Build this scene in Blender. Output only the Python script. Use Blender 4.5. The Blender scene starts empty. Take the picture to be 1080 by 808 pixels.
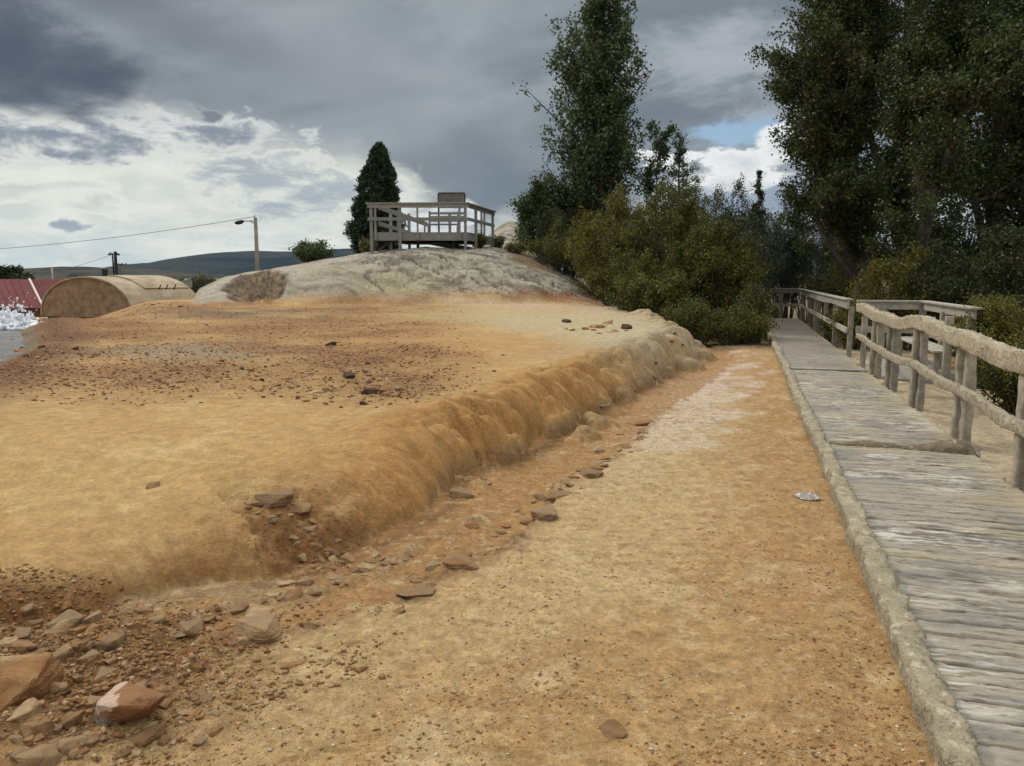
import bpy, bmesh, math, random
import numpy as np
from mathutils import Vector, Matrix
R = math.radians
random.seed(7)
sc = bpy.context.scene
col = sc.collection
# ------------------------------------------------------------------ camera
F = 811.0; CZ = 1.72; PITCH = R(7.86)
cp, sp = math.cos(PITCH), math.sin(PITCH)
cam = bpy.data.cameras.new('camera'); camo = bpy.data.objects.new('camera', cam)
cam.sensor_width = 36; cam.lens = 36*F/1080; cam.clip_start = 0.05; cam.clip_end = 20000
camo.location = (0, 0, CZ); camo.rotation_euler = (math.pi/2-PITCH, 0, 0)
col.objects.link(camo); sc.camera = camo

def ray(u, v):                       # photo pixel -> direction in the place
    a, b = (u-540)/F, (404-v)/F
    return np.array([a, cp+b*sp, -sp+b*cp])
def P(u, v, z=0.0):                  # point of a height
    d = ray(u, v); t = (z-CZ)/d[2]
    return (d[0]*t, d[1]*t, z)
def at(u, v, y):                     # point at a depth
    d = ray(u, v); t = y/d[1]
    return (d[0]*t, y, CZ+d[2]*t)
def proj(x, y, z):                   # place -> photo pixel
    zc = z-CZ
    dep = y*cp - zc*sp; up = y*sp + zc*cp
    dep = np.where(dep < .05, .05, dep)
    return 540+F*x/dep, 404-F*up/dep

# ------------------------------------------------------------------ noise
_rng = np.random.RandomState(11)
_perm = np.concatenate([_rng.permutation(512)]*3)
_ga = _rng.rand(512)*2*math.pi
_gx, _gy = np.cos(_ga), np.sin(_ga)
def pn(x, y, seed=0):
    x = np.asarray(x, float)+seed*17.31; y = np.asarray(y, float)-seed*9.77
    xi = np.floor(x).astype(np.int64); yi = np.floor(y).astype(np.int64)
    fx = x-xi; fy = y-yi
    xi &= 511; yi &= 511
    def g(ix, iy, dx, dy):
        h = _perm[_perm[ix]+iy] & 511
        return _gx[h]*dx+_gy[h]*dy
    u = fx*fx*fx*(fx*(fx*6-15)+10); w = fy*fy*fy*(fy*(fy*6-15)+10)
    x1 = (xi+1) & 511; y1 = (yi+1) & 511
    a = g(xi, yi, fx, fy); b = g(x1, yi, fx-1, fy)
    c = g(xi, y1, fx, fy-1); d = g(x1, y1, fx-1, fy-1)
    return (a+(b-a)*u + ((c+(d-c)*u)-(a+(b-a)*u))*w)*1.4
def fbm(x, y, o=4, seed=0, gain=.5):
    s = 0; a = 1; t = 0
    for k in range(o):
        s = s+a*pn(x*2**k, y*2**k, seed+k*3); t += a; a *= gain
    return s/t
def sst(a, b, x):
    t = np.clip((np.asarray(x, float)-a)/(b-a), 0, 1); return t*t*(3-2*t)
def mixa(a, b, t):
    t = np.asarray(t)[..., None]; return a*(1-t)+b*t
def lin(r, g, b):
    f = lambda c: ((c/255+.055)/1.055)**2.4 if c > 10 else c/3294.6
    return np.array([f(r), f(g), f(b)])

# ------------------------------------------------------------------ tagging
def tag(o, label=None, cat=None, group=None, kind=None):
    if label: o['label'] = label
    if cat: o['category'] = cat
    if group: o['group'] = group
    if kind: o['kind'] = kind
    return o
def empty(name, loc=(0, 0, 0), rz=0, **k):
    o = bpy.data.objects.new(name, None); col.objects.link(o)
    o.location = loc; o.rotation_euler = (0, 0, rz); o.empty_display_size = .2
    return tag(o, **k)
def link(name, me, mat=None, parent=None, loc=None):
    o = bpy.data.objects.new(name, me); col.objects.link(o)
    if mat: me.materials.clear(); me.materials.append(mat)
    if parent: o.parent = parent
    if loc is not None: o.location = loc
    return o
def mesh_np(name, V, Fc, smooth=False):
    """V (n,3); Fc (m,k) int array, or list of such arrays"""
    if not isinstance(Fc, (list, tuple)): Fc = [Fc]
    Fc = [np.asarray(f, np.int32) for f in Fc if len(f)]
    me = bpy.data.meshes.new(name)
    V = np.asarray(V, np.float32)
    me.vertices.add(len(V)); me.vertices.foreach_set('co', V.ravel())
    nl = sum(f.size for f in Fc); nf = sum(len(f) for f in Fc)
    me.loops.add(nl); me.loops.foreach_set('vertex_index', np.concatenate([f.ravel() for f in Fc]))
    me.polygons.add(nf)
    tot = np.concatenate([np.full(len(f), f.shape[1], np.int32) for f in Fc])
    st = np.concatenate([[0], np.cumsum(tot)[:-1]]).astype(np.int32)
    me.polygons.foreach_set('loop_start', st)
    if smooth: me.polygons.foreach_set('use_smooth', np.ones(nf, bool))
    me.update(calc_edges=True)
    return me
def vattr(me, name, data, typ='FLOAT_COLOR'):
    a = me.attributes.new(name, typ, 'POINT')
    if typ == 'FLOAT_COLOR':
        d = np.ones((len(data), 4), np.float32); d[:, :3] = data; a.data.foreach_set('color', d.ravel())
    elif typ == 'FLOAT_VECTOR': a.data.foreach_set('vector', np.asarray(data, np.float32).ravel())
    else: a.data.foreach_set('value', np.asarray(data, np.float32))

class MB:                            # small mesh builder
    def __init__(s): s.v = []; s.f = []
    def add(s, vs, fs):
        n = len(s.v); s.v += [tuple(map(float, p)) for p in vs]; s.f += [[i+n for i in f] for f in fs]; return s
    def box(s, x0, y0, z0, x1, y1, z1, M=None):
        vs = [(x, y, z) for z in (z0, z1) for y in (y0, y1) for x in (x0, x1)]
        if M is not None: vs = [M @ Vector(p) for p in vs]
        return s.add(vs, [[0, 2, 3, 1], [4, 5, 7, 6], [0, 1, 5, 4], [2, 6, 7, 3], [0, 4, 6, 2], [1, 3, 7, 5]])
    def beam(s, a, b, w, h, up=(0, 0, 1)):
        a = Vector(a); b = Vector(b); d = b-a; L = d.length; d.normalize()
        sx = d.cross(Vector(up)).normalized(); uz = sx.cross(d).normalized()
        M = Matrix(((sx.x, d.x, uz.x, a.x), (sx.y, d.y, uz.y, a.y), (sx.z, d.z, uz.z, a.z), (0, 0, 0, 1)))
        return s.box(-w/2, 0, -h/2, w/2, L, h/2, M)
    def tube(s, pts, rad, n=8, cap=True):
        pts = [Vector(p) for p in pts]
        if not hasattr(rad, '__len__'): rad = [rad]*len(pts)
        base = len(s.v); rings = []
        ref = Vector((0, 0, 1))
        for i, p in enumerate(pts):
            d = (pts[min(i+1, len(pts)-1)]-pts[max(i-1, 0)]).normalized()
            r = ref if abs(d.dot(ref)) < .95 else Vector((1, 0, 0))
            a = d.cross(r).normalized(); b = a.cross(d)
            rings.append([p+(a*math.cos(t)+b*math.sin(t))*rad[i] for t in [2*math.pi*k/n for k in range(n)]])
        vs = [q for r_ in rings for q in r_]
        fs = [[i*n+k, i*n+(k+1) % n, (i+1)*n+(k+1) % n, (i+1)*n+k] for i in range(len(pts)-1) for k in range(n)]
        if cap: fs += [list(range(n))[::-1], [(len(pts)-1)*n+k for k in range(n)]]
        return s.add(vs, fs)
    def build(s, name, mat, parent=None, smooth=False, bevel=0):
        me = bpy.data.meshes.new(name); me.from_pydata(s.v, [], s.f); me.update()
        bm = bmesh.new(); bm.from_mesh(me); bmesh.ops.recalc_face_normals(bm, faces=bm.faces)
        if bevel:
            bmesh.ops.bevel(bm, geom=bm.edges[:], offset=bevel, segments=1, affect='EDGES')
        bm.to_mesh(me); bm.free()
        if smooth: me.shade_smooth()
        return link(name, me, mat, parent)

# ------------------------------------------------------------------ node helpers
class E:
    """a socket expression"""
    nt = None
    def __init__(s, x): s.s = x
    @staticmethod
    def m(op, *a, clamp=False):
        n = E.nt.nodes.new('ShaderNodeMath'); n.operation = op; n.use_clamp = clamp
        for i, q in enumerate(a):
            if isinstance(q, E): E.nt.links.new(q.s, n.inputs[i])
            else: n.inputs[i].default_value = q
        return E(n.outputs[0])
    def __add__(s, o): return E.m('ADD', s, o)
    __radd__ = __add__
    def __sub__(s, o): return E.m('SUBTRACT', s, o)
    def __rsub__(s, o): return E.m('SUBTRACT', o, s)
    def __mul__(s, o): return E.m('MULTIPLY', s, o)
    __rmul__ = __mul__
    def __truediv__(s, o): return E.m('DIVIDE', s, o)
def smo(x, a, b):
    n = E.nt.nodes.new('ShaderNodeMapRange'); n.interpolation_type = 'SMOOTHSTEP'
    E.nt.links.new(x.s, n.inputs[0]); n.inputs[1].default_value = a; n.inputs[2].default_value = b
    n.inputs[3].default_value = 0; n.inputs[4].default_value = 1
    if a > b:
        n.inputs[1].default_value = b; n.inputs[2].default_value = a; n.inputs[3].default_value = 1; n.inputs[4].default_value = 0
    return E(n.outputs[0])
def colr(c): return (float(c[0]), float(c[1]), float(c[2]), 1)
def cmix(f, a, b, mode='MIX'):
    n = E.nt.nodes.new('ShaderNodeMix'); n.data_type = 'RGBA'; n.blend_type = mode
    for i, q in ((0, f), (6, a), (7, b)):
        if isinstance(q, E): E.nt.links.new(q.s, n.inputs[i])
        elif i == 0: n.inputs[0].default_value = q
        else: n.inputs[i].default_value = colr(q)
    return E(n.outputs[2])
def vec(x, y, z):
    n = E.nt.nodes.new('ShaderNodeCombineXYZ')
    for i, q in enumerate((x, y, z)):
        if isinstance(q, E): E.nt.links.new(q.s, n.inputs[i])
        else: n.inputs[i].default_value = q
    return E(n.outputs[0])
def sep(v):
    n = E.nt.nodes.new('ShaderNodeSeparateXYZ'); E.nt.links.new(v.s, n.inputs[0]); return [E(o) for o in n.outputs]
def noise(v, scale, detail=4, rough=.5, dist=0, colour=False, ntype=None):
    n = E.nt.nodes.new('ShaderNodeTexNoise')
    if ntype: n.noise_type = ntype
    if v is not None: E.nt.links.new(v.s, n.inputs['Vector'])
    n.inputs['Scale'].default_value = scale; n.inputs['Detail'].default_value = detail
    n.inputs['Roughness'].default_value = rough; n.inputs['Distortion'].default_value = dist
    return E(n.outputs['Color' if colour else 'Fac'])
def voro(v, scale, feature='F1', out='Distance', rnd=1):
    n = E.nt.nodes.new('ShaderNodeTexVoronoi'); n.feature = feature
    if v is not None: E.nt.links.new(v.s, n.inputs['Vector'])
    n.inputs['Scale'].default_value = scale; n.inputs['Randomness'].default_value = rnd
    return E(n.outputs[out])
def vmul(v, k):
    n = E.nt.nodes.new('ShaderNodeVectorMath'); n.operation = 'MULTIPLY'
    E.nt.links.new(v.s, n.inputs[0]); n.inputs[1].default_value = k; return E(n.outputs[0])
def texco(which='Object'):
    n = E.nt.nodes.new('ShaderNodeTexCoord'); return E(n.outputs[which])
def attr(name, out='Color'):
    n = E.nt.nodes.new('ShaderNodeAttribute'); n.attribute_name = name; return E(n.outputs[out])
def objrand():
    n = E.nt.nodes.new('ShaderNodeObjectInfo'); return E(n.outputs['Random'])
def island():
    n = E.nt.nodes.new('ShaderNodeNewGeometry'); return E(n.outputs['Random Per Island'])
def bump(h, strength, dist, prev=None):
    n = E.nt.nodes.new('ShaderNodeBump'); E.nt.links.new(h.s, n.inputs['Height'])
    n.inputs['Strength'].default_value = strength; n.inputs['Distance'].default_value = dist
    if prev is not None: E.nt.links.new(prev.s, n.inputs['Normal'])
    return E(n.outputs[0])
def newmat(name):
    m = bpy.data.materials.new(name); m.use_nodes = True; E.nt = m.node_tree
    b = m.node_tree.nodes['Principled BSDF']; b.inputs['Roughness'].default_value = .9
    b.inputs['Specular IOR Level'].default_value = .25
    return m, b
def setin(b, name, q):
    if isinstance(q, E): E.nt.links.new(q.s, b.inputs[name])
    elif hasattr(q, '__len__'): b.inputs[name].default_value = colr(q)
    else: b.inputs[name].default_value = q
# ------------------------------------------------------------------ boardwalk frame (straight walk along a line in plan)
WDIR = np.array([.30, 1.0])/math.hypot(.3, 1); WN = np.array([WDIR[1], -WDIR[0]])
WO = np.array([1.57, 2.34])-WDIR*4.5          # local origin on the inner kerb line
DZ = .12; WW = 1.23
def wl(x, y): return (x-WO[0])*WN[0]+(y-WO[1])*WN[1], (x-WO[0])*WDIR[0]+(y-WO[1])*WDIR[1]
# ------------------------------------------------------------------ terrace foot line
_fp = [(-260, 735), (-60, 712), (60, 672), (140, 640), (215, 620), (300, 605), (345, 588), (400, 569), (450, 548), (474, 532), (480, 512), (497, 498),
       (540, 487), (590, 460), (650, 425), (690, 405), (722, 387), (736, 377)]
foot = [P(u, v, .02)[:2] for u, v in _fp]
foot = [(-9, -3.0), (-4.5, .4)] + foot + [(4.25, 18.8), (4.3, 21), (4.6, 25), (4.8, 30), (4.6, 36), (4, 45)]
foot = np.array(foot)
def _cr(p, n=5):
    out = []
    for i in range(len(p)-1):
        p0, p1, p2, p3 = p[max(i-1, 0)], p[i], p[i+1], p[min(i+2, len(p)-1)]
        for k in range(n):
            t = k/n
            out.append(.5*((2*p1)+(-p0+p2)*t+(2*p0-5*p1+4*p2-p3)*t*t+(-p0+3*p1-3*p2+p3)*t**3))
    return np.array(out+[p[-1]])
footc = _cr(foot, 4)
def sdist(x, y, pl):
    """signed distance (positive on the left of the line) and arc length"""
    best = np.full(x.shape, 1e9); sd = np.zeros(x.shape); sa = np.zeros(x.shape); acc = 0
    for i in range(len(pl)-1):
        ax, ay = pl[i]; bx, by = pl[i+1]; dx, dy = bx-ax, by-ay; L2 = dx*dx+dy*dy; L = math.sqrt(L2)
        t = np.clip(((x-ax)*dx+(y-ay)*dy)/L2, 0, 1)
        qx = x-ax-t*dx; qy = y-ay-t*dy; d2 = qx*qx+qy*qy
        m = d2 < best-1e-9
        cr = dx*(y-ay)-dy*(x-ax)
        best = np.where(m, d2, best); sd = np.where(m, np.sign(cr), sd); sa = np.where(m, acc+t*L, sa)
        acc += L
    return np.sqrt(best)*np.where(sd == 0, 1, sd), sa
waterline = np.array([(-4.6, 4.0), (-6.0, 8.2), (-6.75, 9.8), (-8.1, 13.2), (-10.3, 16.6), (-11.9, 19.3), (-14, 22)])
_cu = np.array([-900, 0, 120, 196, 212, 225, 240, 262, 300, 340, 390, 450, 520, 560, 600, 625, 660, 700, 2000])
_cv = np.array([330, 330, 328, 322, 306, 300, 293, 289, 283, 276, 268, 262, 265, 274, 290, 306, 322, 335, 360])
def H(x, y, detail=True, info=None):
    x = np.asarray(x, float); y = np.asarray(y, float)
    D = np.hypot(x, y); yy = np.maximum(y, .3); u = 540+F*x/yy*np.where(y > .3, 1, 1)
    u = np.clip(u, -900, 2000)
    near = D < 60
    d, s = sdist(x, y, footc)
    # -- lower ground: channel, path
    wc = .76+.12*fbm(s*.9, s*0, 2, 5)+.10*fbm(x*3.5, y*3.5, 4, 6, .6)
    z0 = .045*sst(0, .03, -d-wc)+.022*sst(0, .3, -d-wc-.05) + .01*sst(-.2, .1, d)
    wx, wy = wl(x, y)
    z0 = z0+.022*sst(-1.4, -.05, wx)*(wx < 1.3) + .02*fbm(x*.8, y*.8, 3, 9)
    z0 = z0-np.clip(z0-.07, 0, 9)*sst(-.8, -.15, wx)
    rb = np.clip(wx-1.6, 0, 200)
    z0 = z0-.05*rb*(rb < 1e9)*np.where(rb < 12, 1, 12/np.maximum(rb, 12))
    z0 = z0-.25*sst(17.5, 24, y)*sst(2, 4, x)
    # -- terrace
    T = .245+.185*sst(3.8, 6.4, y)-.05*sst(9, 16, y)+.0205*np.clip(D-6, 0, 22) + .035*fbm(x*.35, y*.35, 3, 21)
    nearw = 1-sst(2.0, 5.2, y)
    bil = np.abs(pn(s*1.5+.3*pn(s*3, d*2, 2), d*.9, 31))
    bil2 = np.abs(pn(s*3.6, d*1.6+s*.3, 33)); bil3 = np.abs(pn(s*8.5, d*3, 35))
    ragged = np.exp(-((s-_sn)/.55)**2)
    lob = sst(5.0, 7.2, y)
    sk = s+.45*np.clip(d, -.2, 2)+.28*pn(s*.8, d*.7, 37)+.05*pn(s*3, d*2, 38)
    fold = np.sqrt(np.abs(np.sin(math.pi*sk*1.02))+1e-6); fold2 = np.sqrt(np.abs(np.sin(math.pi*(sk*2.6+.6*pn(s*1.3, d, 39))))+1e-6)
    pil = np.zeros(d.shape); sel = (d > -.8) & (d < 2.0) & (y > 4.5) & (y < 22)
    if sel.any():
        c1 = cells(s[sel]*1.25+.5*d[sel], d[sel]*1.7+.25*pn(s[sel]*2, d[sel]*2, 45), 3); c2 = cells(s[sel]*3.1+d[sel], d[sel]*3.2, 9)
        pil[sel] = np.sqrt(np.clip(1-(c1/.78)**2, 0, 1))+.30*np.sqrt(np.clip(1-(c2/.8)**2, 0, 1))
    dd = d + (.10*bil*(1-lob)+(.34*fold+.10*fold2+.52*pil-.66)*lob+.06*bil3*lob-.16)*np.exp(-(d/1.2)**2) - .10*lob + .03*fbm(x*3, y*3, 3, 4)*(1-lob)
    w = .54-.26*nearw+.24*lob+.10*pn(s*.6, 0*s, 8)*(1-nearw)
    tt = np.clip(dd/w, 0, 1)
    prof = np.sin(tt*math.pi/2)**.62
    # second, lower bulge in front of the lip (drapery steps)
    prof2 = .42*np.sin(np.clip((dd+.30)/.34, 0, 1)*math.pi/2)**.6*lob*sst(-.1, .35, pn(s*.9, s*0+3, 14))
    prof = np.maximum(prof, prof2*(dd < .3))
    T = T - (.07+.03*lob)*np.exp(-np.clip(d, 0, 9)/.9)
    # bumps running on along the top of the drapery
    T = T+lob*(.12*fold+.03*fold2+.19*pil-.18)*np.exp(-((d-.4)/.6)**2)*(d > -.3)
    z = z0+(T-z0)*prof
    # ragged notch and near rubble bank
    z = z-ragged*.10*np.exp(-((d-.5)/.55)**2)*(1+1.2*fbm(x*5, y*5, 3, 77))
    rdg = np.exp(-((d+.30+.08*pn(s*2, s*0, 15))/.085)**2)*(1-sst(4.8, 6.0, y))*sst(2.6, 3.0, y)*np.clip(.5+1.6*fbm(x*3.2, y*3.2, 4, 16, .6), 0, 1.2)
    bnk = np.exp(-((d+wc+.07)/.11)**2)*(1-sst(4.6, 5.6, y))*np.clip(.35+1.8*fbm(x*3, y*3, 4, 18, .6), 0, 1)
    z = z+.13*(1-sst(.3, 1.25, np.hypot((x+2.5)/1.15, (y-2.7)/1.05)+.25*fbm(x*1.6, y*1.6, 3, 59)))
    z = z+.055*rdg+.02*bnk*(1+2*pn(x*12, y*12, 19))
    # -- left: pool, drop beyond the terrace
    dw, _ = sdist(x, y, waterline)
    z = z-.20*sst(-.25, .55, dw)*(1-sst(19, 23, y))
    z = z+.05*np.exp(-((dw+.5)/.5)**2)*(y > 5)*(y < 21)
    dropL = sst(21.5, 27, D)*(1-sst(70, 175, u))
    z = z-dropL*(.85)
    # -- rock mound
    crest = CZ+(292-np.interp(u, _cu, _cv))/F*33.0
    wob = .8*fbm(x*.5, y*.5, 2, 41)
    t1 = np.clip((D+wob-26.6)/(33.0-26.6), 0, 1)
    pr = np.sin(t1*math.pi/2)**.85
    fall = 1-sst(37.5, 52, D)
    mm = sst(198, 215, u)*(1-sst(604, 680, u))
    zb = np.where(D > 20, .82+.0*D, z)
    up = np.maximum(crest-.82, -.3)
    mound = up*pr*(fall+.0)*mm
    far = D > 24
    z = np.where(far, z+mound, z)
    # broken brown face on the left lobe
    fu = (u-272)/36; fv = (t1-.36)/.44; face = 1-sst(.85, 1.05, np.hypot(fu, fv)+.35*fbm(x*1.1, y*1.1, 4, 6))
    # distant rocky shoulder right of the platform
    z = z+4.1*np.exp(-(((u-540)/44)**2))*np.exp(-((D-50)/9.)**2)*(1-sst(548, 640, u)*.3)
    # open plain falling away
    z = z-3.2*sst(52, 130, D)-.6*sst(30, 60, D)*(1-mm)
    if info is not None:
        info.update(rdg=rdg, bnk=bnk, pil=pil, d=d, s=s, u=u, D=D, t1=t1, mm=mm, lob=lob, prof=prof, tt=tt, wx=wx, wy=wy, dw=dw, face=face*(t1 > .02)*(t1 < .97), ragged=ragged, bil=bil, z0=z0)
    if detail:
        n = near
        onterr = np.clip(prof, 0, 1)
        rockm = mm*sst(.0, .12, t1)*(D < 60)
        rub = np.clip(1-sst(.6, 1.3, np.hypot((x+2.15)/1.1, (y-2.95)/.8)+.3*fbm(x*2, y*2, 3, 58)), 0, 1)
        rub = rub+ragged*np.exp(-((d-.3)/.5)**2)
        gz = gravelzone(x, y)
        a = .013+.010*sst(3, 12, D)*(1-rockm)
        sm = (1-.75*onterr*(1-gz))
        z = z+a*sm*(fbm(x*5, y*5, 5, 51)+.55*fbm(x*22, y*22, 3, 52, .7))
        z = z+.07*rub*fbm(x*4, y*4, 6, 53, .62)+.03*rub*np.abs(pn(x*9, y*9, 54))
        z = z+.045*gz*fbm(x*2.2, y*2.2, 6, 55, .65)
        # crust plates on the path: thin terraces
        c = fbm(x*.9, y*.9, 4, 56)*6; c = (np.floor(c)+sst(.8, 1, c-np.floor(c)))/6
        z = z+.012*c*(1-onterr)*sst(.1, -1.0, wx)
        # channel shoulder crust, ragged
        z = z+.035*np.exp(-((-d-wc-.03)/.09)**2)*np.clip(fbm(x*2.5, y*2.5, 4, 57)*3, 0, 1)
        # rock mound bedding: long low ridges running across
        ra = .10*fbm(u*.016+D*.15, D*1.1+u*.012, 5, 61)+.03*fbm(x*1.5, y*1.5, 4, 62)
        crk = np.minimum(np.abs(pn(u*.011+2, D*.75+u*.017, 63)+.22*fbm(x*1.2, y*1.2, 4, 67)), np.abs(pn(u*.02+9, D*.5-u*.012, 68)+.25*fbm(x*1.2, y*1.2, 4, 69))+.02); ra = ra-.055*(1-sst(0, .05, crk))*sst(330, 400, u)+.02*fbm(x*4, D*6, 4, 66, .65)
        z = z+rockm*ra
        z = z+face*(t1 > .02)*(t1 < .97)*(.40*fbm(x*2.2, D*3.2, 6, 64, .7)-.22*np.sin(np.clip(t1*1.5, 0, 1)*math.pi))
        if info is not None: info.update(rub=rub, gz=gz, rockm=rockm, crk=crk, c=c)
        # small streaky rills on the lip
        z = z+.006*pn(s*14, d*2.2, 71)*np.exp(-((d-.35)/.4)**2)*(D < 14)
    return z
def gravelzone(x, y):
    z = .5; u, v = proj(x, y, z+0*np.asarray(x))
    v2 = v+9*fbm(x*.5, y*.5, 3, 81); u2 = u+40*fbm(x*.3, y*.3, 3, 82)
    g = (1-sst(400, 432, v2+.05*(u2-200)*0))*(1-sst(400, 520, u2+(v2-330)*-.6))*sst(322, 332, v2)
    g = g*np.clip(.62+1.0*fbm(x*.45, y*.45, 4, 83), 0, 1)
    return np.where(np.asarray(y) > 4, g, 0)
_sn = 0.0
_q = P(345, 588, .02); _, _t = sdist(np.array([_q[0]]), np.array([_q[1]]), footc); _sn = float(_t[0])
def cells(x, y, seed=0):
    """distance to the nearest scattered point"""
    xi = np.floor(x).astype(np.int64); yi = np.floor(y).astype(np.int64); best = np.full(x.shape, 9.)
    for a in (-1, 0, 1):
        for b_ in (-1, 0, 1):
            cx = xi+a; cy = yi+b_; h = _perm[_perm[(cx+seed) & 511]+(cy & 511)] & 511; h2 = _perm[h+77] & 511
            best = np.minimum(best, (cx+.15+.7*h/511-x)**2+(cy+.15+.7*h2/511-y)**2)
    return np.sqrt(best)
def hz(x, y): return float(H(np.array([x]), np.array([y]))[0])
def hit(u, v, dmax=90):              # where the pixel's ray meets the ground
    d = ray(u, v); r0 = 1.5
    rs = np.concatenate([np.arange(1.5, 12, .03), np.arange(12, 40, .12), np.arange(40, dmax, .6)])
    t = rs/math.hypot(d[0], d[1]); x = d[0]*t; y = d[1]*t; zr = CZ+d[2]*t
    g = H(x, y); m = np.nonzero(zr < g)[0]
    if len(m) == 0: return None
    i = m[0]; j = max(i-1, 0); a = zr[j]-g[j]; b = zr[i]-g[i]; k = a/(a-b) if a != b else 0
    return (x[j]+(x[i]-x[j])*k, y[j]+(y[i]-y[j])*k, g[j]+(g[i]-g[j])*k)

# ------------------------------------------------------------------ the one ground sheet
rs = [.25, .6, .9, 1.2, 1.5, 1.7, 1.85, 2.0]
while rs[-1] < 6000:
    r = rs[-1]
    if r < 6.5: st = r*r/1150
    elif r < 19: st = .0037*r
    elif r < 48: st = .0052*r
    elif r < 130: st = .02*r
    else: st = .12*r
    rs.append(r+max(st, .0035))
rs = np.array(rs)
fine = np.arange(-38.5, 38.5, .072)
az = np.concatenate([np.arange(-180, -38.6, 3.2), fine, np.arange(38.6, 180, 3.2)])
az = R(1)*az
nr, na = len(rs), len(az)
RR, AA = np.meshgrid(rs, az, indexing='ij')
X = (RR*np.sin(AA)).ravel(); Y = (RR*np.cos(AA)).ravel()
inf = {}
Z = H(X, Y, True, inf)
PU, PV = proj(X, Y, Z)
# colour of the ground (minerals, algae, crusts, rust, painted shade along the lip), from masks and noise
def blob(u0, v0, a, b, ang=0, soft=.5, amp=.5, fq=.02):
    du, dv = PU-u0, PV-v0; c, s_ = math.cos(R(ang)), math.sin(R(ang))
    q = np.hypot((du*c+dv*s_)/a, (-du*s_+dv*c)/b)
    return 1-sst(1-soft, 1+soft, q+amp*NB)
NB = fbm(X*1.7, Y*1.7, 5, 90); NC = fbm(X*.6, Y*.6, 4, 91); NF = fbm(X*9, Y*9, 4, 92, .6); NG = fbm(X*4, Y*4, 4, 93)
NS = fbm(inf['s']*5, inf['d']*1.2, 4, 94)
D_ = inf['D']; d_ = inf['d']; prof_ = np.clip(inf['prof'], 0, 1)
tan = lin(190, 154, 104); ochre = lin(180, 132, 76); cream = lin(216, 190, 150); pale = lin(205, 196, 176); brown = lin(120, 84, 52); dk = lin(84, 60, 42)
grey = lin(150, 142, 124); greyl = lin(196, 190, 174); rust = lin(158, 92, 46); gold = lin(198, 160, 100); dgold = lin(146, 100, 48); pink = lin(186, 160, 150)
C = np.tile(tan, (len(X), 1))
C = mixa(C, ochre, np.clip(.5+1.1*NC, 0, 1)*.55)
C = mixa(C, cream, sst(.05, .45, NB+.3*NC)*.55)
C = mixa(C, lin(200, 172, 128), blob(250, 700, 230, 110, -25, .5)*.5)
C = mixa(C, lin(206, 174, 126), blob(590, 600, 170, 60, -30, .6, .9)*.55)
C = mixa(C, lin(208, 178, 132), blob(640, 560, 150, 80, -30, .6, .9)*.4)
C = mixa(C, rust, sst(.25, .5, fbm(X*1.1, Y*1.1, 5, 95))*.35)
# along the kerb: orange gravelly strip
C = mixa(C, lin(172, 122, 70), np.exp(-((inf['wx']+.45)/.35)**2)*.25*(1-sst(9, 14, D_)))
C = mixa(C, lin(184, 128, 80), blob(760, 392, 70, 22, 0, .5)*.35)
C = mixa(C, lin(212, 190, 178), blob(728, 428, 66, 34, -32, .35, 1.5)*.95)
C = mixa(C, lin(206, 186, 150), blob(690, 470, 80, 34, -25, .5, 1.6)*.45)
C = mixa(C, lin(120, 88, 82), np.clip(1-np.abs(pn(X*1.4+.6*NB, Y*3.5, 96))*14, 0, 1)*blob(725, 430, 60, 26, -20, .5)*.8)
# channel bed
chan = sst(-.85, -.7, d_)*(1-prof_)
C = mixa(C, lin(172, 122, 66), chan*.75)
C = mixa(C, lin(118, 86, 54), np.clip(1-np.abs(d_+.02+.05*NG)/.13, 0, 1)*(D_ < 19)*.7)  # dark line at the terrace foot: the lip's shadow put into the colour
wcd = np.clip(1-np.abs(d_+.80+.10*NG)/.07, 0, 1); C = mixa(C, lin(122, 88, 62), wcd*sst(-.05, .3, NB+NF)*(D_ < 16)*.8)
C = mixa(C, lin(176, 160, 128), chan*sst(.1, .4, NB+.2*NF)*.4)
C = mixa(C, lin(150, 132, 108), np.clip(inf['rdg'], 0, 1)*.8); C = mixa(C, lin(132, 92, 66), np.clip(inf['bnk'], 0, 1)*.75)
# terrace
te = sst(.02, .3, prof_)
ct = np.tile(lin(196, 160, 104), (len(X), 1))
ct = mixa(ct, lin(182, 138, 78), np.clip(.5+1.3*NC, 0, 1)*.6)
ct = mixa(ct, lin(212, 184, 134), sst(0, .5, NB)*.45)
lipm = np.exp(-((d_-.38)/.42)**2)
lipm = lipm*(sst(4.6, 6, Y)+(1-sst(4.6, 6, Y))*np.exp(-((d_-.12)/.2)**2)); crease_shade = sst(.55, .1, inf['pil'])*np.exp(-((d_-.3)/.5)**2)*(Y > 5)*(Y < 19)
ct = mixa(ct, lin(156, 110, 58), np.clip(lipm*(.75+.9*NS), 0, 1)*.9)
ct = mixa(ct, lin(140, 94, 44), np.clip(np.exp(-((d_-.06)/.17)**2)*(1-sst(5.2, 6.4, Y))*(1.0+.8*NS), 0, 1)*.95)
ct = mixa(ct, lin(206, 152, 82), np.clip(lipm*1.6*sst(.5, 1.1, inf['pil'])*(Y > 5), 0, 1)*.55)  # bulges lightened: cream crust and highlight put into the colour
ct = mixa(ct, lin(116, 78, 40), np.clip(crease_shade, 0, 1)*.45)  # folds between bulges darkened: shade painted into the colour
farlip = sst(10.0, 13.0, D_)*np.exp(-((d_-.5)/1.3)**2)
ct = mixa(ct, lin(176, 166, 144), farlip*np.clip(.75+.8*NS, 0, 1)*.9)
ct = mixa(ct, lin(120, 112, 100), np.clip(1-d_/.22, 0, 1)*sst(.55, .1, prof_)*(D_ > 6)*.7)
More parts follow.
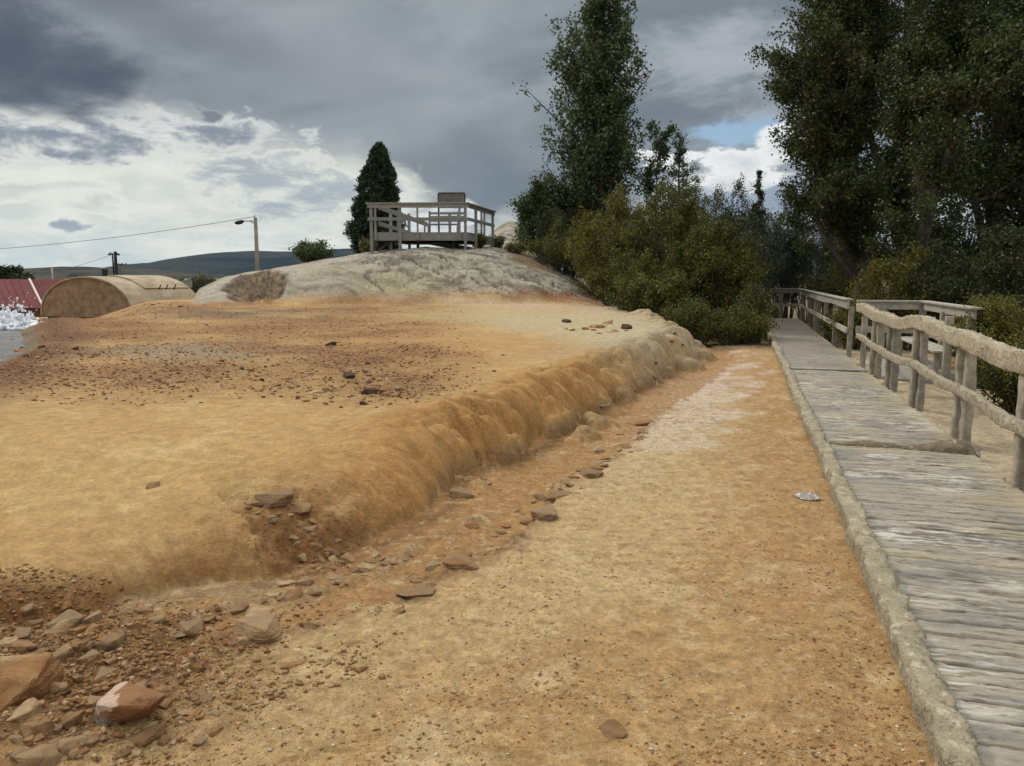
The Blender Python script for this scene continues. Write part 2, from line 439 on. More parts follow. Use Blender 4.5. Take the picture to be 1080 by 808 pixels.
ct = mixa(ct, lin(190, 182, 160), blob(620, 345, 110, 16, 4, .5, .8)*.6)
ct = mixa(ct, lin(184, 172, 142), blob(520, 335, 120, 9, 4, .5, 1)*.45)
ct = mixa(ct, lin(186, 126, 62), blob(470, 365, 120, 16, 0, .6, 1)*.3)
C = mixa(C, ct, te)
gz = inf['gz']
gzc = np.tile(lin(150, 106, 64), (len(X), 1))
gzc = mixa(gzc, lin(174, 126, 78), sst(-.1, .4, NG+.5*NB)); gzc = mixa(gzc, lin(110, 78, 52), sst(.1, .4, NF)*.6)
gzc = mixa(gzc, lin(172, 160, 136), blob(190, 372, 90, 9, 2, .5, 1.2)*.6)
gzc = mixa(gzc, lin(112, 100, 84), blob(270, 331, 90, 5, 0, .5, 1.2)*.6)
gzc = mixa(gzc, lin(120, 70, 40), blob(90, 350, 90, 14, 0, .5, .8)*.5)
C = mixa(C, gzc, np.clip(gz*1.15, 0, 1)*te)
bank = blob(90, 344, 75, 14, 8, .5, .6)*te; C = mixa(C, lin(150, 104, 58), bank*.6)
rubm = np.clip(inf['rub'], 0, 1); rc = mixa(np.tile(lin(138, 92, 50), (len(X), 1)), lin(178, 140, 94), sst(.0, .35, NG)); rc = mixa(rc, lin(100, 64, 38), sst(.12, .4, NF+.3*NB)*.7)
C = mixa(C, rc, rubm*.85)
# rock mound
rm = np.clip(inf['rockm'], 0, 1)
U_ = inf['u']
cm = mixa(np.tile(lin(190, 182, 164), (len(X), 1)), lin(128, 120, 108), sst(-.1, .3, fbm(U_*.02, D_*1.6+U_*.02, 6, 97, .6)))
cm = mixa(cm, lin(90, 84, 76), sst(.04, .2, fbm(U_*.03+4, D_*3+U_*.05, 5, 102, .6))*sst(360, 420, U_)*.7)
cm = mixa(cm, lin(214, 200, 188), sst(.05, .3, fbm(X*1.3, D_*2.5, 5, 103, .6))*.45*(1-sst(480, 560, U_)*.6))
cm = mixa(cm, lin(205, 200, 184), sst(.1, .5, NB)*.5)
cm = mixa(cm, lin(180, 160, 148), blob(345, 292, 55, 16, 0, .5)*.35)
cm = mixa(cm, lin(186, 180, 128), blob(415, 300, 45, 12, 0, .5)*.45)
cm = mixa(cm, lin(205, 198, 180), blob(250, 285, 60, 30, 0, .5)*.35)
cm = mixa(cm, lin(70, 64, 56), (1-sst(.0, .06, inf['crk']))*.9*sst(340, 400, U_))
cm = mixa(cm, lin(112, 88, 66), inf['face']*.9); fn_ = fbm(X*2.5, D_*4, 5, 104, .7); cm = mixa(cm, lin(178, 146, 108), inf['face']*sst(.0, .25, fn_)*.7); cm = mixa(cm, lin(62, 48, 38), inf['face']*sst(.05, .25, -fn_)*.8)
cm = mixa(cm, lin(176, 140, 96), np.exp(-((inf['t1']-.04)/.09)**2)*.5)
cm = mixa(cm, lin(150, 86, 44), blob(600, 312, 60, 5, 3, .6, 1.2)*.5)
cm = mixa(cm, lin(140, 112, 78), blob(560, 275, 26, 8, 20, .5, .5)*.8)
C = mixa(C, cm*np.array([.92, .94, 1.04]), rm)
C = mixa(C, lin(150, 84, 40), blob(595, 316, 70, 4, 4, .7, 1.4)*.45)
C = mixa(C, lin(196, 176, 166), blob(560, 322, 140, 4, 3, .7, 1.2)*.5)
# right of the boardwalk: pale crust
C = mixa(C, mixa(np.tile(lin(198, 180, 156), (len(X), 1)), lin(164, 142, 118), sst(-.1, .4, NB)), sst(.9, 1.2, inf['wx'])*(1-sst(2.6, 3.8, inf['wx'])))
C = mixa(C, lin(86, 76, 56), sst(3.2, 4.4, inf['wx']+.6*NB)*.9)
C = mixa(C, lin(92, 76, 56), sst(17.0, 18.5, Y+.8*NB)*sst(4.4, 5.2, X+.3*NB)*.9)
# dark stained rim of the pool
C = mixa(C, lin(104, 64, 42), np.exp(-((inf['dw']+.35)/.45)**2)*(Y > 6)*(Y < 22)*.7)
C = mixa(C, lin(118, 112, 104), sst(-.1, .2, inf['dw'])*(Y > 3)*(Y < 24)*.8)
# far dry plain
plain = sst(40, 70, D_); cpl = mixa(np.tile(lin(128, 120, 88), (len(X), 1)), lin(96, 98, 72), sst(-.2, .3, fbm(X*.01, Y*.01, 3, 98)))
C = mixa(C, cpl, plain*(1-rm))
grit = fbm(X*26, Y*26, 4, 99, .7); C *= (1+.26*NF+.34*grit*(1-.55*te*(1-gz)))[:, None]
C = mixa(C, cream, sst(.22, .34, fbm(X*6, Y*9, 4, 105, .65))*.5*(1-te)*(D_ < 30))
C = mixa(C, lin(136, 94, 58), sst(.2, .36, fbm(X*7, Y*10, 4, 106, .65))*.45*(1-te)*(D_ < 30))
lum = C.mean(1, keepdims=True); C = (lum+(C-lum)*.86)*.90*np.array([1.0, 1.0, .90]); C = np.clip(C, .01, .8)

i = np.arange(nr-1)[:, None]*na+np.arange(na)[None, :]
j = np.arange(nr-1)[:, None]*na+(np.arange(na)+1)[None, :] % na
quads = np.stack([i, j, j+na, i+na], -1).reshape(-1, 4)
quads = quads[:, ::-1]
fc_te = (te[quads].mean(1) > .5); fc_rm = (rm[quads].mean(1) > .5)
fD = D_[quads].mean(1)
zone = np.zeros(len(quads), int); zone[fc_te & (fD < 40)] = 1; zone[fc_rm & (fD < 62)] = 2
V = np.stack([X, Y, Z], 1)
# centre fan
fanv = len(V); V = np.vstack([V, [[0, 0, float(Z[:na].mean())]]]); C = np.vstack([C, C[:1]])
flow = np.stack([inf['s'], inf['d'], te*(1-rm)*(1-gz)*(np.exp(-((d_-.35)/.6)**2))], 1); flow = np.vstack([flow, flow[:1]])
aux = np.vstack([np.stack([te*(1-gz)*(1-rm), np.clip(gz*te+rubm, 0, 1), rm], 1), [[0, 0, 0]]])
fan = np.stack([np.full(na, fanv), (np.arange(na)+1) % na, np.arange(na)], 1)

gm, b = newmat('mineral_ground')
co = texco('Object'); tint = attr('tint'); fl = attr('flow', 'Vector'); ax = attr('aux', 'Vector'); fx_, fy_, fz_ = sep(fl); a1, a2, a3 = sep(ax)
n1 = noise(co, 38, 4, .68); n2 = noise(co, 9, 3, .6); n3 = noise(co, 140, 2, .7)
strk = noise(vec(fx_*26, fy_*3.2, 0), 1, 4, .6)
c = cmix(1.0, tint, cmix(n1, (.5, .48, .46), (1.5, 1.48, 1.44)), 'MULTIPLY')
c = cmix(1.0, c, cmix(smo(n2, .3, .7), (.88, .86, .82), (1.1, 1.1, 1.1)), 'MULTIPLY')
c = cmix(smo(n3, .66, .76)*(1-a1*.8), c, (.10, .07, .045)); 
c = cmix(fz_*smo(strk, .35, .7)*.38, c, (.17, .085, .03))
c = cmix(1.0, c, cmix(n3, (.55, .54, .52), (1.45, 1.45, 1.43)), 'MULTIPLY'); n4 = noise(co, 15, 4, .72); c = cmix(smo(n4, .56, .63)*(1-a1)*.32, c, (.62, .47, .30)); c = cmix(smo(n4, .42, .36)*(1-a1)*.4, c, (.20, .115, .05))
setin(b, 'Base Color', c); setin(b, 'Roughness', .92)
hh = n1*.6+n3*.5*(1-a1*.4)+n2*.6
bn = bump(hh, .85, .035); bn = bump(strk*fz_, .3, .015, bn)
vr = voro(co, 26, 'F1'); bn = bump(smo(vr, .1, .5)*a2, .5, .03, bn)
vr2 = noise(vmul(co, (.5, 2.2, 4)), 2.6, 5, .68); bn = bump(vr2*a3, .6, .2, bn)
setin(b, 'Normal', bn)
names = ['ground', 'mineral_terrace', 'rock_mound']
for k in range(3):
    q = quads[zone == k]
    fs = [q] + ([fan] if k == 0 else [])
    used = np.zeros(len(V), bool)
    for f in fs: used[f.ravel()] = True
    idx = np.cumsum(used)-1
    me = mesh_np(names[k], V[used], [idx[f] for f in fs], True)
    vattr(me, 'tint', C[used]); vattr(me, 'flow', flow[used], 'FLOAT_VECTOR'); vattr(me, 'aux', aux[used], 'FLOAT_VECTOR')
    o = link(names[k], me, gm); tag(o, kind='structure')
print('ground verts', len(V), nr, na)
# ------------------------------------------------------------------ sky and light
SUN_AZ, SUN_EL = R(-42), R(40)      # azimuth from +Y towards +X
w = bpy.data.worlds.new('World'); sc.world = w; w.use_nodes = True
nt = w.node_tree; E.nt = nt
for n in list(nt.nodes): nt.nodes.remove(n)
out = nt.nodes.new('ShaderNodeOutputWorld'); bg = nt.nodes.new('ShaderNodeBackground'); bg.inputs[1].default_value = .1
nt.links.new(bg.outputs[0], out.inputs[0])
sky = nt.nodes.new('ShaderNodeTexSky'); sky.sky_type = 'NISHITA'; sky.sun_disc = False
sky.sun_elevation = SUN_EL; sky.sun_rotation = SUN_AZ
dv = texco('Generated'); dx, dy, dz = sep(dv)
AZ = E.m('ARCTAN2', dx, dy); EL = E.m('ARCSINE', dz)
def pe(u, v):
    d = ray(u, v); d = d/np.linalg.norm(d); return math.atan2(d[0], d[1]), math.asin(d[2])
# turbulence, stretched along the horizon
q = vec(dx, dy, dz*2.3)
wc1 = noise(q, 3.2, 3, .55, 0, True); w1, w2, w3 = sep(wc1)
wc2 = noise(q, 11, 5, .6, .3, True); v1, v2, v3 = sep(wc2)

wc4 = noise(q, 5.5, 5, .62, .25)
W1 = (w1-.5)*.22+(v1-.5)*.07; W2 = (w2-.5)*.10+(v2-.5)*.04
A = AZ+W1; B = EL+W2
def sb(u, v, du, dv_, rot=0, a=None, b=None):
    """soft cloud body centred where the photograph has one; 1 at its heart, 0 at its rim, negative outside"""
    a = A if a is None else a; b = B if b is None else b
    az0, el0 = pe(u, v); ra, rb = du/F, dv_/F
    x = a-az0; y = b-el0; c_, s_ = math.cos(R(rot)), math.sin(R(rot))
    X_ = (x*c_+y*s_)/ra; Y_ = (y*c_-x*s_)/rb
    return 1-E.m('SQRT', X_*X_+Y_*Y_)
def mx(*a):
    r = a[0]
    for k in a[1:]: r = E.m('MAXIMUM', r, k)
    return r
K = 10.0                            # colours below are seen radiance; background strength is .1
def kc(r, g, b): return lin(r, g, b)*K
skyc = E(sky.outputs[0])
blue = cmix(.55, skyc, kc(136, 168, 198))
# thin cream veil low on the left
veil = cmix(smo(EL+(w3-.5)*.05, .0, .16), kc(198, 206, 202), kc(210, 213, 203))
veil = cmix(smo(v3+w1*.5, .68, .95), veil, kc(228, 229, 218))
veil = cmix(smo(AZ, .1, .3), veil, kc(176, 184, 192))
base = cmix(smo(mx(sb(742, 145, 90, 45), sb(790, 180, 60, 30)*.5)+(v1-.5)*.5, .05, .5), veil, blue)
# main grey sheet: lower rim follows a line across the picture
n = nt.nodes.new('ShaderNodeFloatCurve'); cv = n.mapping.curves[0]
azn = E.m('MULTIPLY_ADD', A, .5/.75, .5)
nt.links.new(azn.s, n.inputs['Value'])
pts = [(-75, 150), (60, 152), (200, 165), (330, 190), (395, 205), (440, 250), (520, 262), (640, 258), (720, 225), (800, 235), (1080, 240)]
cv.points[0].location = (0, .5); cv.points[1].location = (1, .5)
for (u, v) in pts:
    a0, e0 = pe(u, v); cv.points.new(a0*.5/.75+.5, .5+e0)
n.mapping.extend = 'HORIZONTAL'; n.mapping.update()
fine = noise(q, 15, 5, .68, .3)
rim = E(n.outputs[0])-.5
over = B-rim
hole = smo(sb(752, 152, 66, 26)+(fine-.5)*2.6+(wc4-.5)*.8, .15, .8)
sheet = smo(over+(wc4-.5)*.10+(fine-.5)*.05, -.02, .045)*(1-hole)
streak = noise(vec(dx*1.0+dz*1.6, dy, dz*3.5-dx*1.0), 2.2, 3, .5, .4)
g1 = cmix(smo(streak, .32, .68), kc(114, 124, 132), kc(156, 163, 168))
dark_r = sb(560, 205, 260, 120, 0, AZ, EL); g1 = cmix(smo(dark_r, 0, .9)*.55, g1, kc(102, 114, 122))
up_l = sb(330, 60, 260, 90, -15, AZ, EL); g1 = cmix(smo(up_l+(w2-.5)*.6, .1, .9)*.45, g1, kc(150, 154, 160))
g1 = cmix(smo(sb(150, 15, 170, 40, -10), 0, .9)*.6, g1, kc(104, 109, 120))
up_r = sb(790, 70, 150, 90, 0); g1 = cmix(smo(up_r+(wc4-.5)*4.0, .2, 1.2)*.75, g1, kc(176, 181, 188)); g1 = cmix(smo((wc4-.5)*-1.0, .02, .2)*.3, g1, kc(98, 106, 118))
rimg = smo(over+(wc4-.5)*.10, .055, .0)
g1 = cmix(rimg*.55, g1, kc(200, 204, 200))
c = cmix(sheet, base, g1)
# backlit cumulus: thin parts white, thick parts grey
def cum(c, body, white, greyc, amp=1.0, t0=.0, t1=.22, core=.5):
    den = body+(wc4-.5)*min(amp, 1.5)*.8+(fine-.5)*amp*1.3
    cc = cmix(smo(den, t0+.12, t0+core), white, greyc)
    return cmix(smo(den, t0, t1), c, cc)
c = cum(c, mx(sb(280, 188, 120, 28, -8), sb(335, 210, 100, 30), sb(250, 172, 80, 18)), kc(220, 223, 214), kc(166, 174, 179), 2.4, .1, .5, 1.0)
c = cum(c, mx(sb(465, 225, 42, 20), sb(420, 232, 30, 12)), kc(222, 226, 226), kc(172, 180, 186), 1.0, .05, .4, 1.0)
c = cum(c, mx(sb(55, 215, 110, 12), sb(120, 232, 60, 8), sb(330, 245, 70, 6)), kc(228, 229, 218), kc(190, 194, 190), 1.6, .15, .6, 1.4)
c = cum(c, mx(sb(50, 142, 150, 40, 4), sb(130, 150, 60, 32), sb(95, 172, 46, 18), sb(190, 138, 90, 22)), kc(220, 223, 218), kc(134, 142, 152), 1.7, .0, .4, .8)
c = cum(c, mx(sb(765, 182, 62, 20), sb(810, 165, 50, 20), sb(780, 196, 80, 10), sb(700, 176, 30, 10)), kc(232, 234, 232), kc(190, 196, 202), 1.0, .05, .35, 1.2)
c = cum(c, mx(sb(760, 216, 60, 16), sb(860, 215, 80, 20)), kc(150, 162, 176), kc(138, 150, 166), .6, .0, .5, 1.0)
c = cum(c, sb(95, 254, 20, 7, 8), kc(222, 224, 218), kc(158, 166, 174), 1.2, .0, .3, .6)
c = cum(c, sb(187, 117, 15, 6), kc(160, 164, 168), kc(122, 128, 136), .4, .0, .3, .5)
# the near black cloud at the upper left
dkb = mx(sb(52, 82, 120, 36, 4), sb(-10, 50, 100, 60))+(wc4-.5)*.7+(fine-.5)*.8
c = cmix(smo(dkb, -.05, .55), c, cmix(smo(dkb+(v3-.5)*.4, .1, .9), kc(112, 118, 128), kc(82, 89, 101)))
# beyond the picture: unseen broken cloud, brightened overhead to add light on the ground
gen = cmix(smo(wc4, .38, .62), kc(150, 157, 168), kc(225, 227, 226))
outf = mx(smo(EL, .38, .62), smo(E.m('ABSOLUTE', AZ), .82, 1.2))
c = cmix(outf, c, gen)
ov = cmix(smo(EL, .5, 1.1), (1, 1, 1), (2.9, 2.84, 2.72))
c = cmix(1.0, c, ov, 'MULTIPLY')
nt.links.new(c.s, bg.inputs[0])
w.cycles.sampling_method = 'MANUAL'; w.cycles.sample_map_resolution = 1024
sl = bpy.data.lights.new('sun', 'SUN'); sl.energy = 1.5; sl.angle = R(10); sl.color = (1, .95, .87)
so = bpy.data.objects.new('sun', sl); col.objects.link(so)
sdv = Vector((math.sin(SUN_AZ)*math.cos(SUN_EL), math.cos(SUN_AZ)*math.cos(SUN_EL), math.sin(SUN_EL)))
so.rotation_euler = (-sdv).to_track_quat('-Z', 'Y').to_euler(); so.location = (0, 0, 60)
sc.view_settings.view_transform = 'Standard'; sc.view_settings.look = 'None'; sc.view_settings.gamma = 1; sc.view_settings.exposure = .12
sc.cycles.use_denoising = True; sc.cycles.max_bounces = 4; sc.cycles.transparent_max_bounces = 4
sc.cycles.use_adaptive_sampling = True
# ------------------------------------------------------------------ materials
def wood_mat(name, c1, c2, c3, scale=1.0, bs=.5, lump=0):
    m, b = newmat(name); co = texco('Object')
    g = noise(vmul(co, (3, 3, 3)), 3*scale, 5, .6); f = noise(co, 26*scale, 5, .7); k = noise(co, 90*scale, 3, .6)
    c = cmix(smo(g+(f-.5)*.5, .3, .72), c1, c2); c = cmix(smo(f*.6+k*.4, .52, .68)*.8, c, c3)
    c = cmix(1.0, c, cmix(objrand(), (.82, .82, .83), (1.12, 1.1, 1.06)), 'MULTIPLY')
    setin(b, 'Base Color', c); cr = noise(co, 11*scale, 4, .75)
    if bs > .6:
        wv = noise(co, 5, 2, .5, 0, True); n_ = E.nt.nodes.new('ShaderNodeVectorMath'); n_.operation = 'MULTIPLY_ADD'; E.nt.links.new(wv.s, n_.inputs[0]); n_.inputs[1].default_value = (.12, .12, .12); E.nt.links.new(co.s, n_.inputs[2])
        ck = voro(E(n_.outputs[0]), 7, 'DISTANCE_TO_EDGE'); line = smo(ck, .03, .0)*smo(g, .5, .6)*(1 if 'rail' in name else 0); c = cmix(line*.75, c, lin(84, 72, 56)); c = cmix(smo(cr, .56, .64)*.55, c, lin(204, 192, 168)); c = cmix(smo(cr, .42, .35)*.6, c, c3); setin(b, 'Base Color', c); cr = cr-line*.8
    setin(b, 'Normal', bump(f*.6+k*.4, bs, .014, bump(cr, bs*.9, .03) if bs > .6 else None)); return m
M_post = wood_mat('weathered_post_wood', lin(136, 130, 116), lin(172, 164, 146), lin(92, 84, 72))
M_coat = wood_mat('mineral_coated_rail', lin(172, 158, 132), lin(196, 184, 160), lin(112, 98, 80), 1.2, 1.0)
M_kerb = wood_mat('mineral_coated_kerb', lin(138, 128, 106), lin(164, 154, 130), lin(88, 80, 68), 1.0, 1.0)
M_rail = wood_mat('bare_rail_wood', lin(148, 144, 134), lin(178, 172, 160), lin(104, 98, 90))
M_plat = wood_mat('platform_wood', lin(130, 129, 124), lin(150, 148, 141), lin(104, 102, 97), .6, .2)
M_platd = wood_mat('platform_under_wood', lin(70, 62, 54), lin(84, 74, 62), lin(50, 44, 38), .6, .2)

def sweep(name, pts, w, h, amp, mat, parent, seg=None, n=14, sq=4.0, freq=9, seed=0, top=0):
    """a squared bar swept along points (local), its skin made lumpy; w, h may vary along it"""
    pts = np.array(pts, float); L = np.concatenate([[0], np.cumsum(np.linalg.norm(np.diff(pts, axis=0), axis=1))])
    N = seg or max(3, int(L[-1]/.035)); t = np.linspace(0, L[-1], N)
    c = np.stack([np.interp(t, L, pts[:, k]) for k in range(3)], 1)
    if N > 12:
        k = np.ones(5)/5; cc = c.copy()
        for a in range(3): cc[2:-2, a] = np.convolve(c[:, a], k, 'valid')
        c = cc
    d = np.gradient(c, axis=0); d /= np.linalg.norm(d, axis=1)[:, None]
    up = np.array([0, 0, 1.]) if abs(d[:, 2]).mean() < .8 else np.array([0, 1., 0])
    sx = np.cross(d, up); sx /= np.linalg.norm(sx, axis=1)[:, None]; uz = np.cross(sx, d)
    th = np.arange(n)/n*2*math.pi+.3
    cx = np.sign(np.cos(th))*np.abs(np.cos(th))**(2/sq); sy = np.sign(np.sin(th))*np.abs(np.sin(th))**(2/sq)
    ww = np.interp(t, np.linspace(0, L[-1], len(np.atleast_1d(w))), np.atleast_1d(w)); hh = np.interp(t, np.linspace(0, L[-1], len(np.atleast_1d(h))), np.atleast_1d(h))
    T_, H_ = np.meshgrid(t, th, indexing='ij')
    nz = amp*(fbm(T_*freq, np.cos(H_)*1.2+seed, 4, 200+seed)+fbm(T_*freq*.3, np.sin(H_)*1.2+seed, 3, 230+seed))
    nz = nz+top*np.clip(np.sin(H_)-.3, 0, 1)*(np.abs(fbm(T_*16, np.cos(H_)*2+seed, 4, 250+seed, .7))*2.2-.4)
    sxw = (cx[None]*(ww[:, None]/2+nz)); syh = (sy[None]*(hh[:, None]/2+nz*1.1))
    V = c[:, None, :]+sx[:, None, :]*sxw[..., None]+uz[:, None, :]*syh[..., None]
    V = V.reshape(-1, 3); a = np.arange(N-1)[:, None]*n+np.arange(n)[None]; b_ = np.arange(N-1)[:, None]*n+(np.arange(n)+1)[None] % n
    q = np.stack([a, b_, b_+n, a+n], -1).reshape(-1, 4)
    caps = [np.array([list(range(n))[::-1]]), np.array([[(N-1)*n+k for k in range(n)]])]
    me = mesh_np(name, V, [q[:, ::-1], caps[0][:, ::-1], caps[1][:, ::-1]], True)
    bm = bmesh.new(); bm.from_mesh(me); bmesh.ops.recalc_face_normals(bm, faces=bm.faces); bm.to_mesh(me); bm.free()
    return link(name, me, mat, parent)

# ------------------------------------------------------------------ boardwalk
walk = empty('boardwalk', (WO[0], WO[1], 0), -math.atan2(.3, 1.0), label='long weathered plank boardwalk crusted with pale minerals, running beside the orange path to the bushes', cat='boardwalk')
LEND = 33.5
def lxy(u, v, z=DZ):
    p = P(u, v, z); return wl(p[0], p[1])
ys = [0.0]
while ys[-1] < LEND: ys.append(ys[-1]+max(.0085, .0016*ys[-1]))
ys = np.array(ys); xs = np.linspace(0, 1, 72)
YG, XG = np.meshgrid(ys, xs, indexing='ij')
endj = .035*pn(np.floor(YG/.145)*3.7, YG*0, 301)+.015*pn(YG*7, YG*0, 302)      # plank ends do not line up
XL = XG*(WW+endj+.02)-.02
pl = YG/.145; fr = np.abs(pl-np.round(pl))*.145; pid = np.floor(pl+.5)
cover = sst(-.25, .35, fbm(XL*1.1, YG*1.3, 4, 303))                           # crust that hides the gaps
zz = -.028*np.exp(-(fr/.008)**2)*(1-.4*cover)+.006*pn(pid*2.3, XL*1.5, 304)
fl_ = fbm(XL*3.0, YG*15, 5, 305, .6); fl2 = fbm(XL*9, YG*34, 4, 306, .6)
zz += .006*sst(.0, .16, fl_)+.004*sst(0, .2, fl2)+.012*fbm(XL*1.2, YG*1.6, 3, 307)
zz += .010*sst(.9, 0, np.abs(XG-1)*8)*fbm(XL*6, YG*5, 3, 311)
far = np.clip(ys/12, 0, 1)
zz[0] -= .0
Vt = np.stack([XL, YG, DZ+zz], -1)
side = Vt.copy()
# closed slab: top grid + skirt
rows, cols = XL.shape
Vd = Vt.reshape(-1, 3)
q = (np.arange(rows-1)[:, None]*cols+np.arange(cols-1)[None]); q = np.stack([q, q+1, q+1+cols, q+cols], -1).reshape(-1, 4)
ring = list(range(cols))+[r*cols+cols-1 for r in range(1, rows)]+[(rows-1)*cols+c_ for c_ in range(cols-2, -1, -1)]+[r*cols for r in range(rows-2, 0, -1)]
low = Vd[ring].copy(); low[:, 2] = DZ-.05; n0 = len(Vd); m_ = len(ring)
sk = np.array([[ring[i], n0+i, n0+(i+1) % m_, ring[(i+1) % m_]] for i in range(m_)])
me = mesh_np('deck', np.vstack([Vd, low]), [q, sk], True)
dcol = np.tile(lin(152, 145, 130), (rows*cols, 1)); xf, yf = XL.ravel(), YG.ravel()
s1 = fbm(xf*1.6, yf*13, 5, 308, .62); s2 = fbm(xf*.8, yf*1.2, 4, 309); s3 = fbm(xf*4, yf*40, 4, 310, .6)
big_ = sst(-.15, .35, s2+.6*fbm(xf*1.3, yf*.7, 3, 315)); dcol = mixa(dcol, lin(188, 183, 170), sst(-.02, .34, s1+.3*s2)*(.35+.5*big_))
dcol = mixa(dcol, lin(116, 116, 114), sst(.0, .3, -s1+.5*fbm(xf*.9, yf*2, 3, 312))*.6)
dcol = mixa(dcol, lin(176, 158, 122), sst(.0, .4, fbm(xf*1.5, yf*3, 4, 313))*.4)
dcol = mixa(dcol, lin(92, 78, 64), sst(.12, .3, s3+.35*s2)*.65)
dcol = mixa(dcol, lin(216, 214, 206), sst(.2, .36, -s3+.4*s2)*.55*big_)
dcol = mixa(dcol, lin(66, 56, 46), (np.exp(-(fr/.0075)**2)*(1-.3*cover)).ravel()*.95)
dcol = mixa(dcol, lin(186, 168, 134), np.clip(1-np.abs(xf-WW)/.28, 0, 1)*.5)
farw = sst(15.5, 17, yf); dcol = mixa(dcol, lin(128, 122, 112), farw*.55)
vattr(me, 'tint', np.vstack([dcol, np.tile(lin(100, 88, 72), (m_, 1))]))
M_deck, b = newmat('crusted_planks'); co = texco('Object'); tint = attr('tint')
g = noise(vmul(co, (5, 30, 30)), 1.5, 5, .65); g2 = noise(vmul(co, (22, 80, 60)), 1, 4, .7); g3 = noise(co, 60, 4, .7)
c = cmix(1.0, tint, cmix(g2, (.64, .62, .60), (1.30, 1.29, 1.27)), 'MULTIPLY')
c = cmix(smo(g, .60, .68)*.7, c, lin(86, 72, 58)); c = cmix(smo(g3, .60, .7)*.35, c, lin(80, 66, 52))
setin(b, 'Base Color', c); setin(b, 'Normal', bump(g*.7+g2*.5+g3*.3, .8, .012)); setin(b, 'Roughness', .85)
link('deck', me, M_deck, walk)
# the step where two lengths of deck meet, far plank gaps
mb = MB()
for yy in (15.95,): mb.box(.0, yy-.02, DZ+.012, WW+.1, yy+.06, DZ+.03)
mb.build('threshold_board', M_rail, walk, bevel=.004)
# kerb: crusted timber along the left side
kp = [(-.075+.008*math.sin(y*.9)+.005*math.sin(y*2.3), y, .085+.006*math.sin(y*1.3)) for y in np.arange(0, LEND, .25)]
sweep('kerb', kp, .125, [.20, .19, .17, .16, .15], .030, M_kerb, walk, seg=1800, n=20, sq=4.5, freq=11, seed=3)
# one warped plank standing up from the deck
l0 = lxy(884, 478); l1 = lxy(1034, 470)
yb = (l0[1]+l1[1])/2+.02
N1 = 60; tx = np.linspace(0.0, 1, N1)
lift = .014+.035*np.exp(-((tx-.30)/.16)**2)+.10*sst(.5, .86, tx)-.05*sst(.9, 1, tx)+.006*pn(tx*9, tx*0, 320)
V = []; 
for i in range(N1):
    x = .02+tx[i]*(WW+.02); yc = yb+.03*math.sin(tx[i]*5)-.02*tx[i]
    for (oy, oz) in ((-.05, -.5), (-.045, .3), (.0, 1), (.055, .75), (.065, -.5)):
        V.append((x, yc+oy*(1+.8*sst(.5, .9, tx[i])), DZ+(.006+lift[i]*oz if oz > 0 else -.02)))
a = np.arange(N1-1)[:, None]*5+np.arange(4)[None]
me = mesh_np('warped_plank', np.array(V), np.stack([a, a+5, a+6, a+1], -1).reshape(-1, 4), True)
bm = bmesh.new(); bm.from_mesh(me); bmesh.ops.recalc_face_normals(bm, faces=bm.faces); bm.to_mesh(me); bm.free()
M_warp = wood_mat('warped_wood', lin(108, 94, 76), lin(146, 132, 110), lin(70, 58, 46), 1.2, .7)
tag(link('warped_plank', me, M_warp, walk), 'curled plank lifting at its right end')
# near railing posts in pairs (right edge of the deck)
RX = WW+.03
def rl(u, v):
    return lxy(u, v)[1]
near_posts = [(-1.2), (.35), (2.1)]
near_y = []
for (u, v) in ((901, 385), (912, 395), (943, 408), (969, 428), (1012, 463), (1069, 514)):
    p = P(u, v, DZ); near_y.append(wl(p[0], p[1])[1])
near_y = near_y+[near_y[-1]-1.72, near_y[-1]-3.4]
RT = DZ+1.0
def sag(y, z0=0.0):                 # the coated rail dips and rises from post to post
    return z0+.035*math.sin(y*1.15+.6)+.02*math.sin(y*2.7)
for i, y in enumerate(near_y):
    pair = [(0, 0)] if i == 0 else [(-.085, .02), (.075, -.03)]
    for k, (oy, ox) in enumerate(pair):
        lean = random.uniform(-.03, .03); w_ = random.uniform(.085, .11)
        x0 = RX+.03+ox
        sweep('post', [(x0, y+oy, -.25), (x0+lean*.4, y+oy+lean, .5), (x0+lean*.2, y+oy+random.uniform(-.01, .02), RT-.04+sag(y))], w_, random.uniform(.10, .135), .022, M_post, walk, seg=34, n=12, sq=3.5, freq=5, seed=20+i*2+k)
ytop = near_y[0]+.25
tp = [(RX-.03+.02*math.sin(y*1.7), y, RT+.0+sag(y)) for y in np.arange(0, ytop, .2)]
sweep('coated_top_rail', tp, .13, [.17, .18, .165, .16, .15], .013, M_coat, walk, seg=1500, n=30, sq=7, freq=9, seed=7, top=.035)
mp = [(RX-.05+.012*math.sin(y*2.1), y, DZ+.50+.6*sag(y)) for y in np.arange(0, ytop+.1, .2)]
sweep('coated_middle_rail', mp, .07, [.115, .11, .10, .095], .014, M_coat, walk, seg=800, n=16, sq=5, freq=8, seed=8)
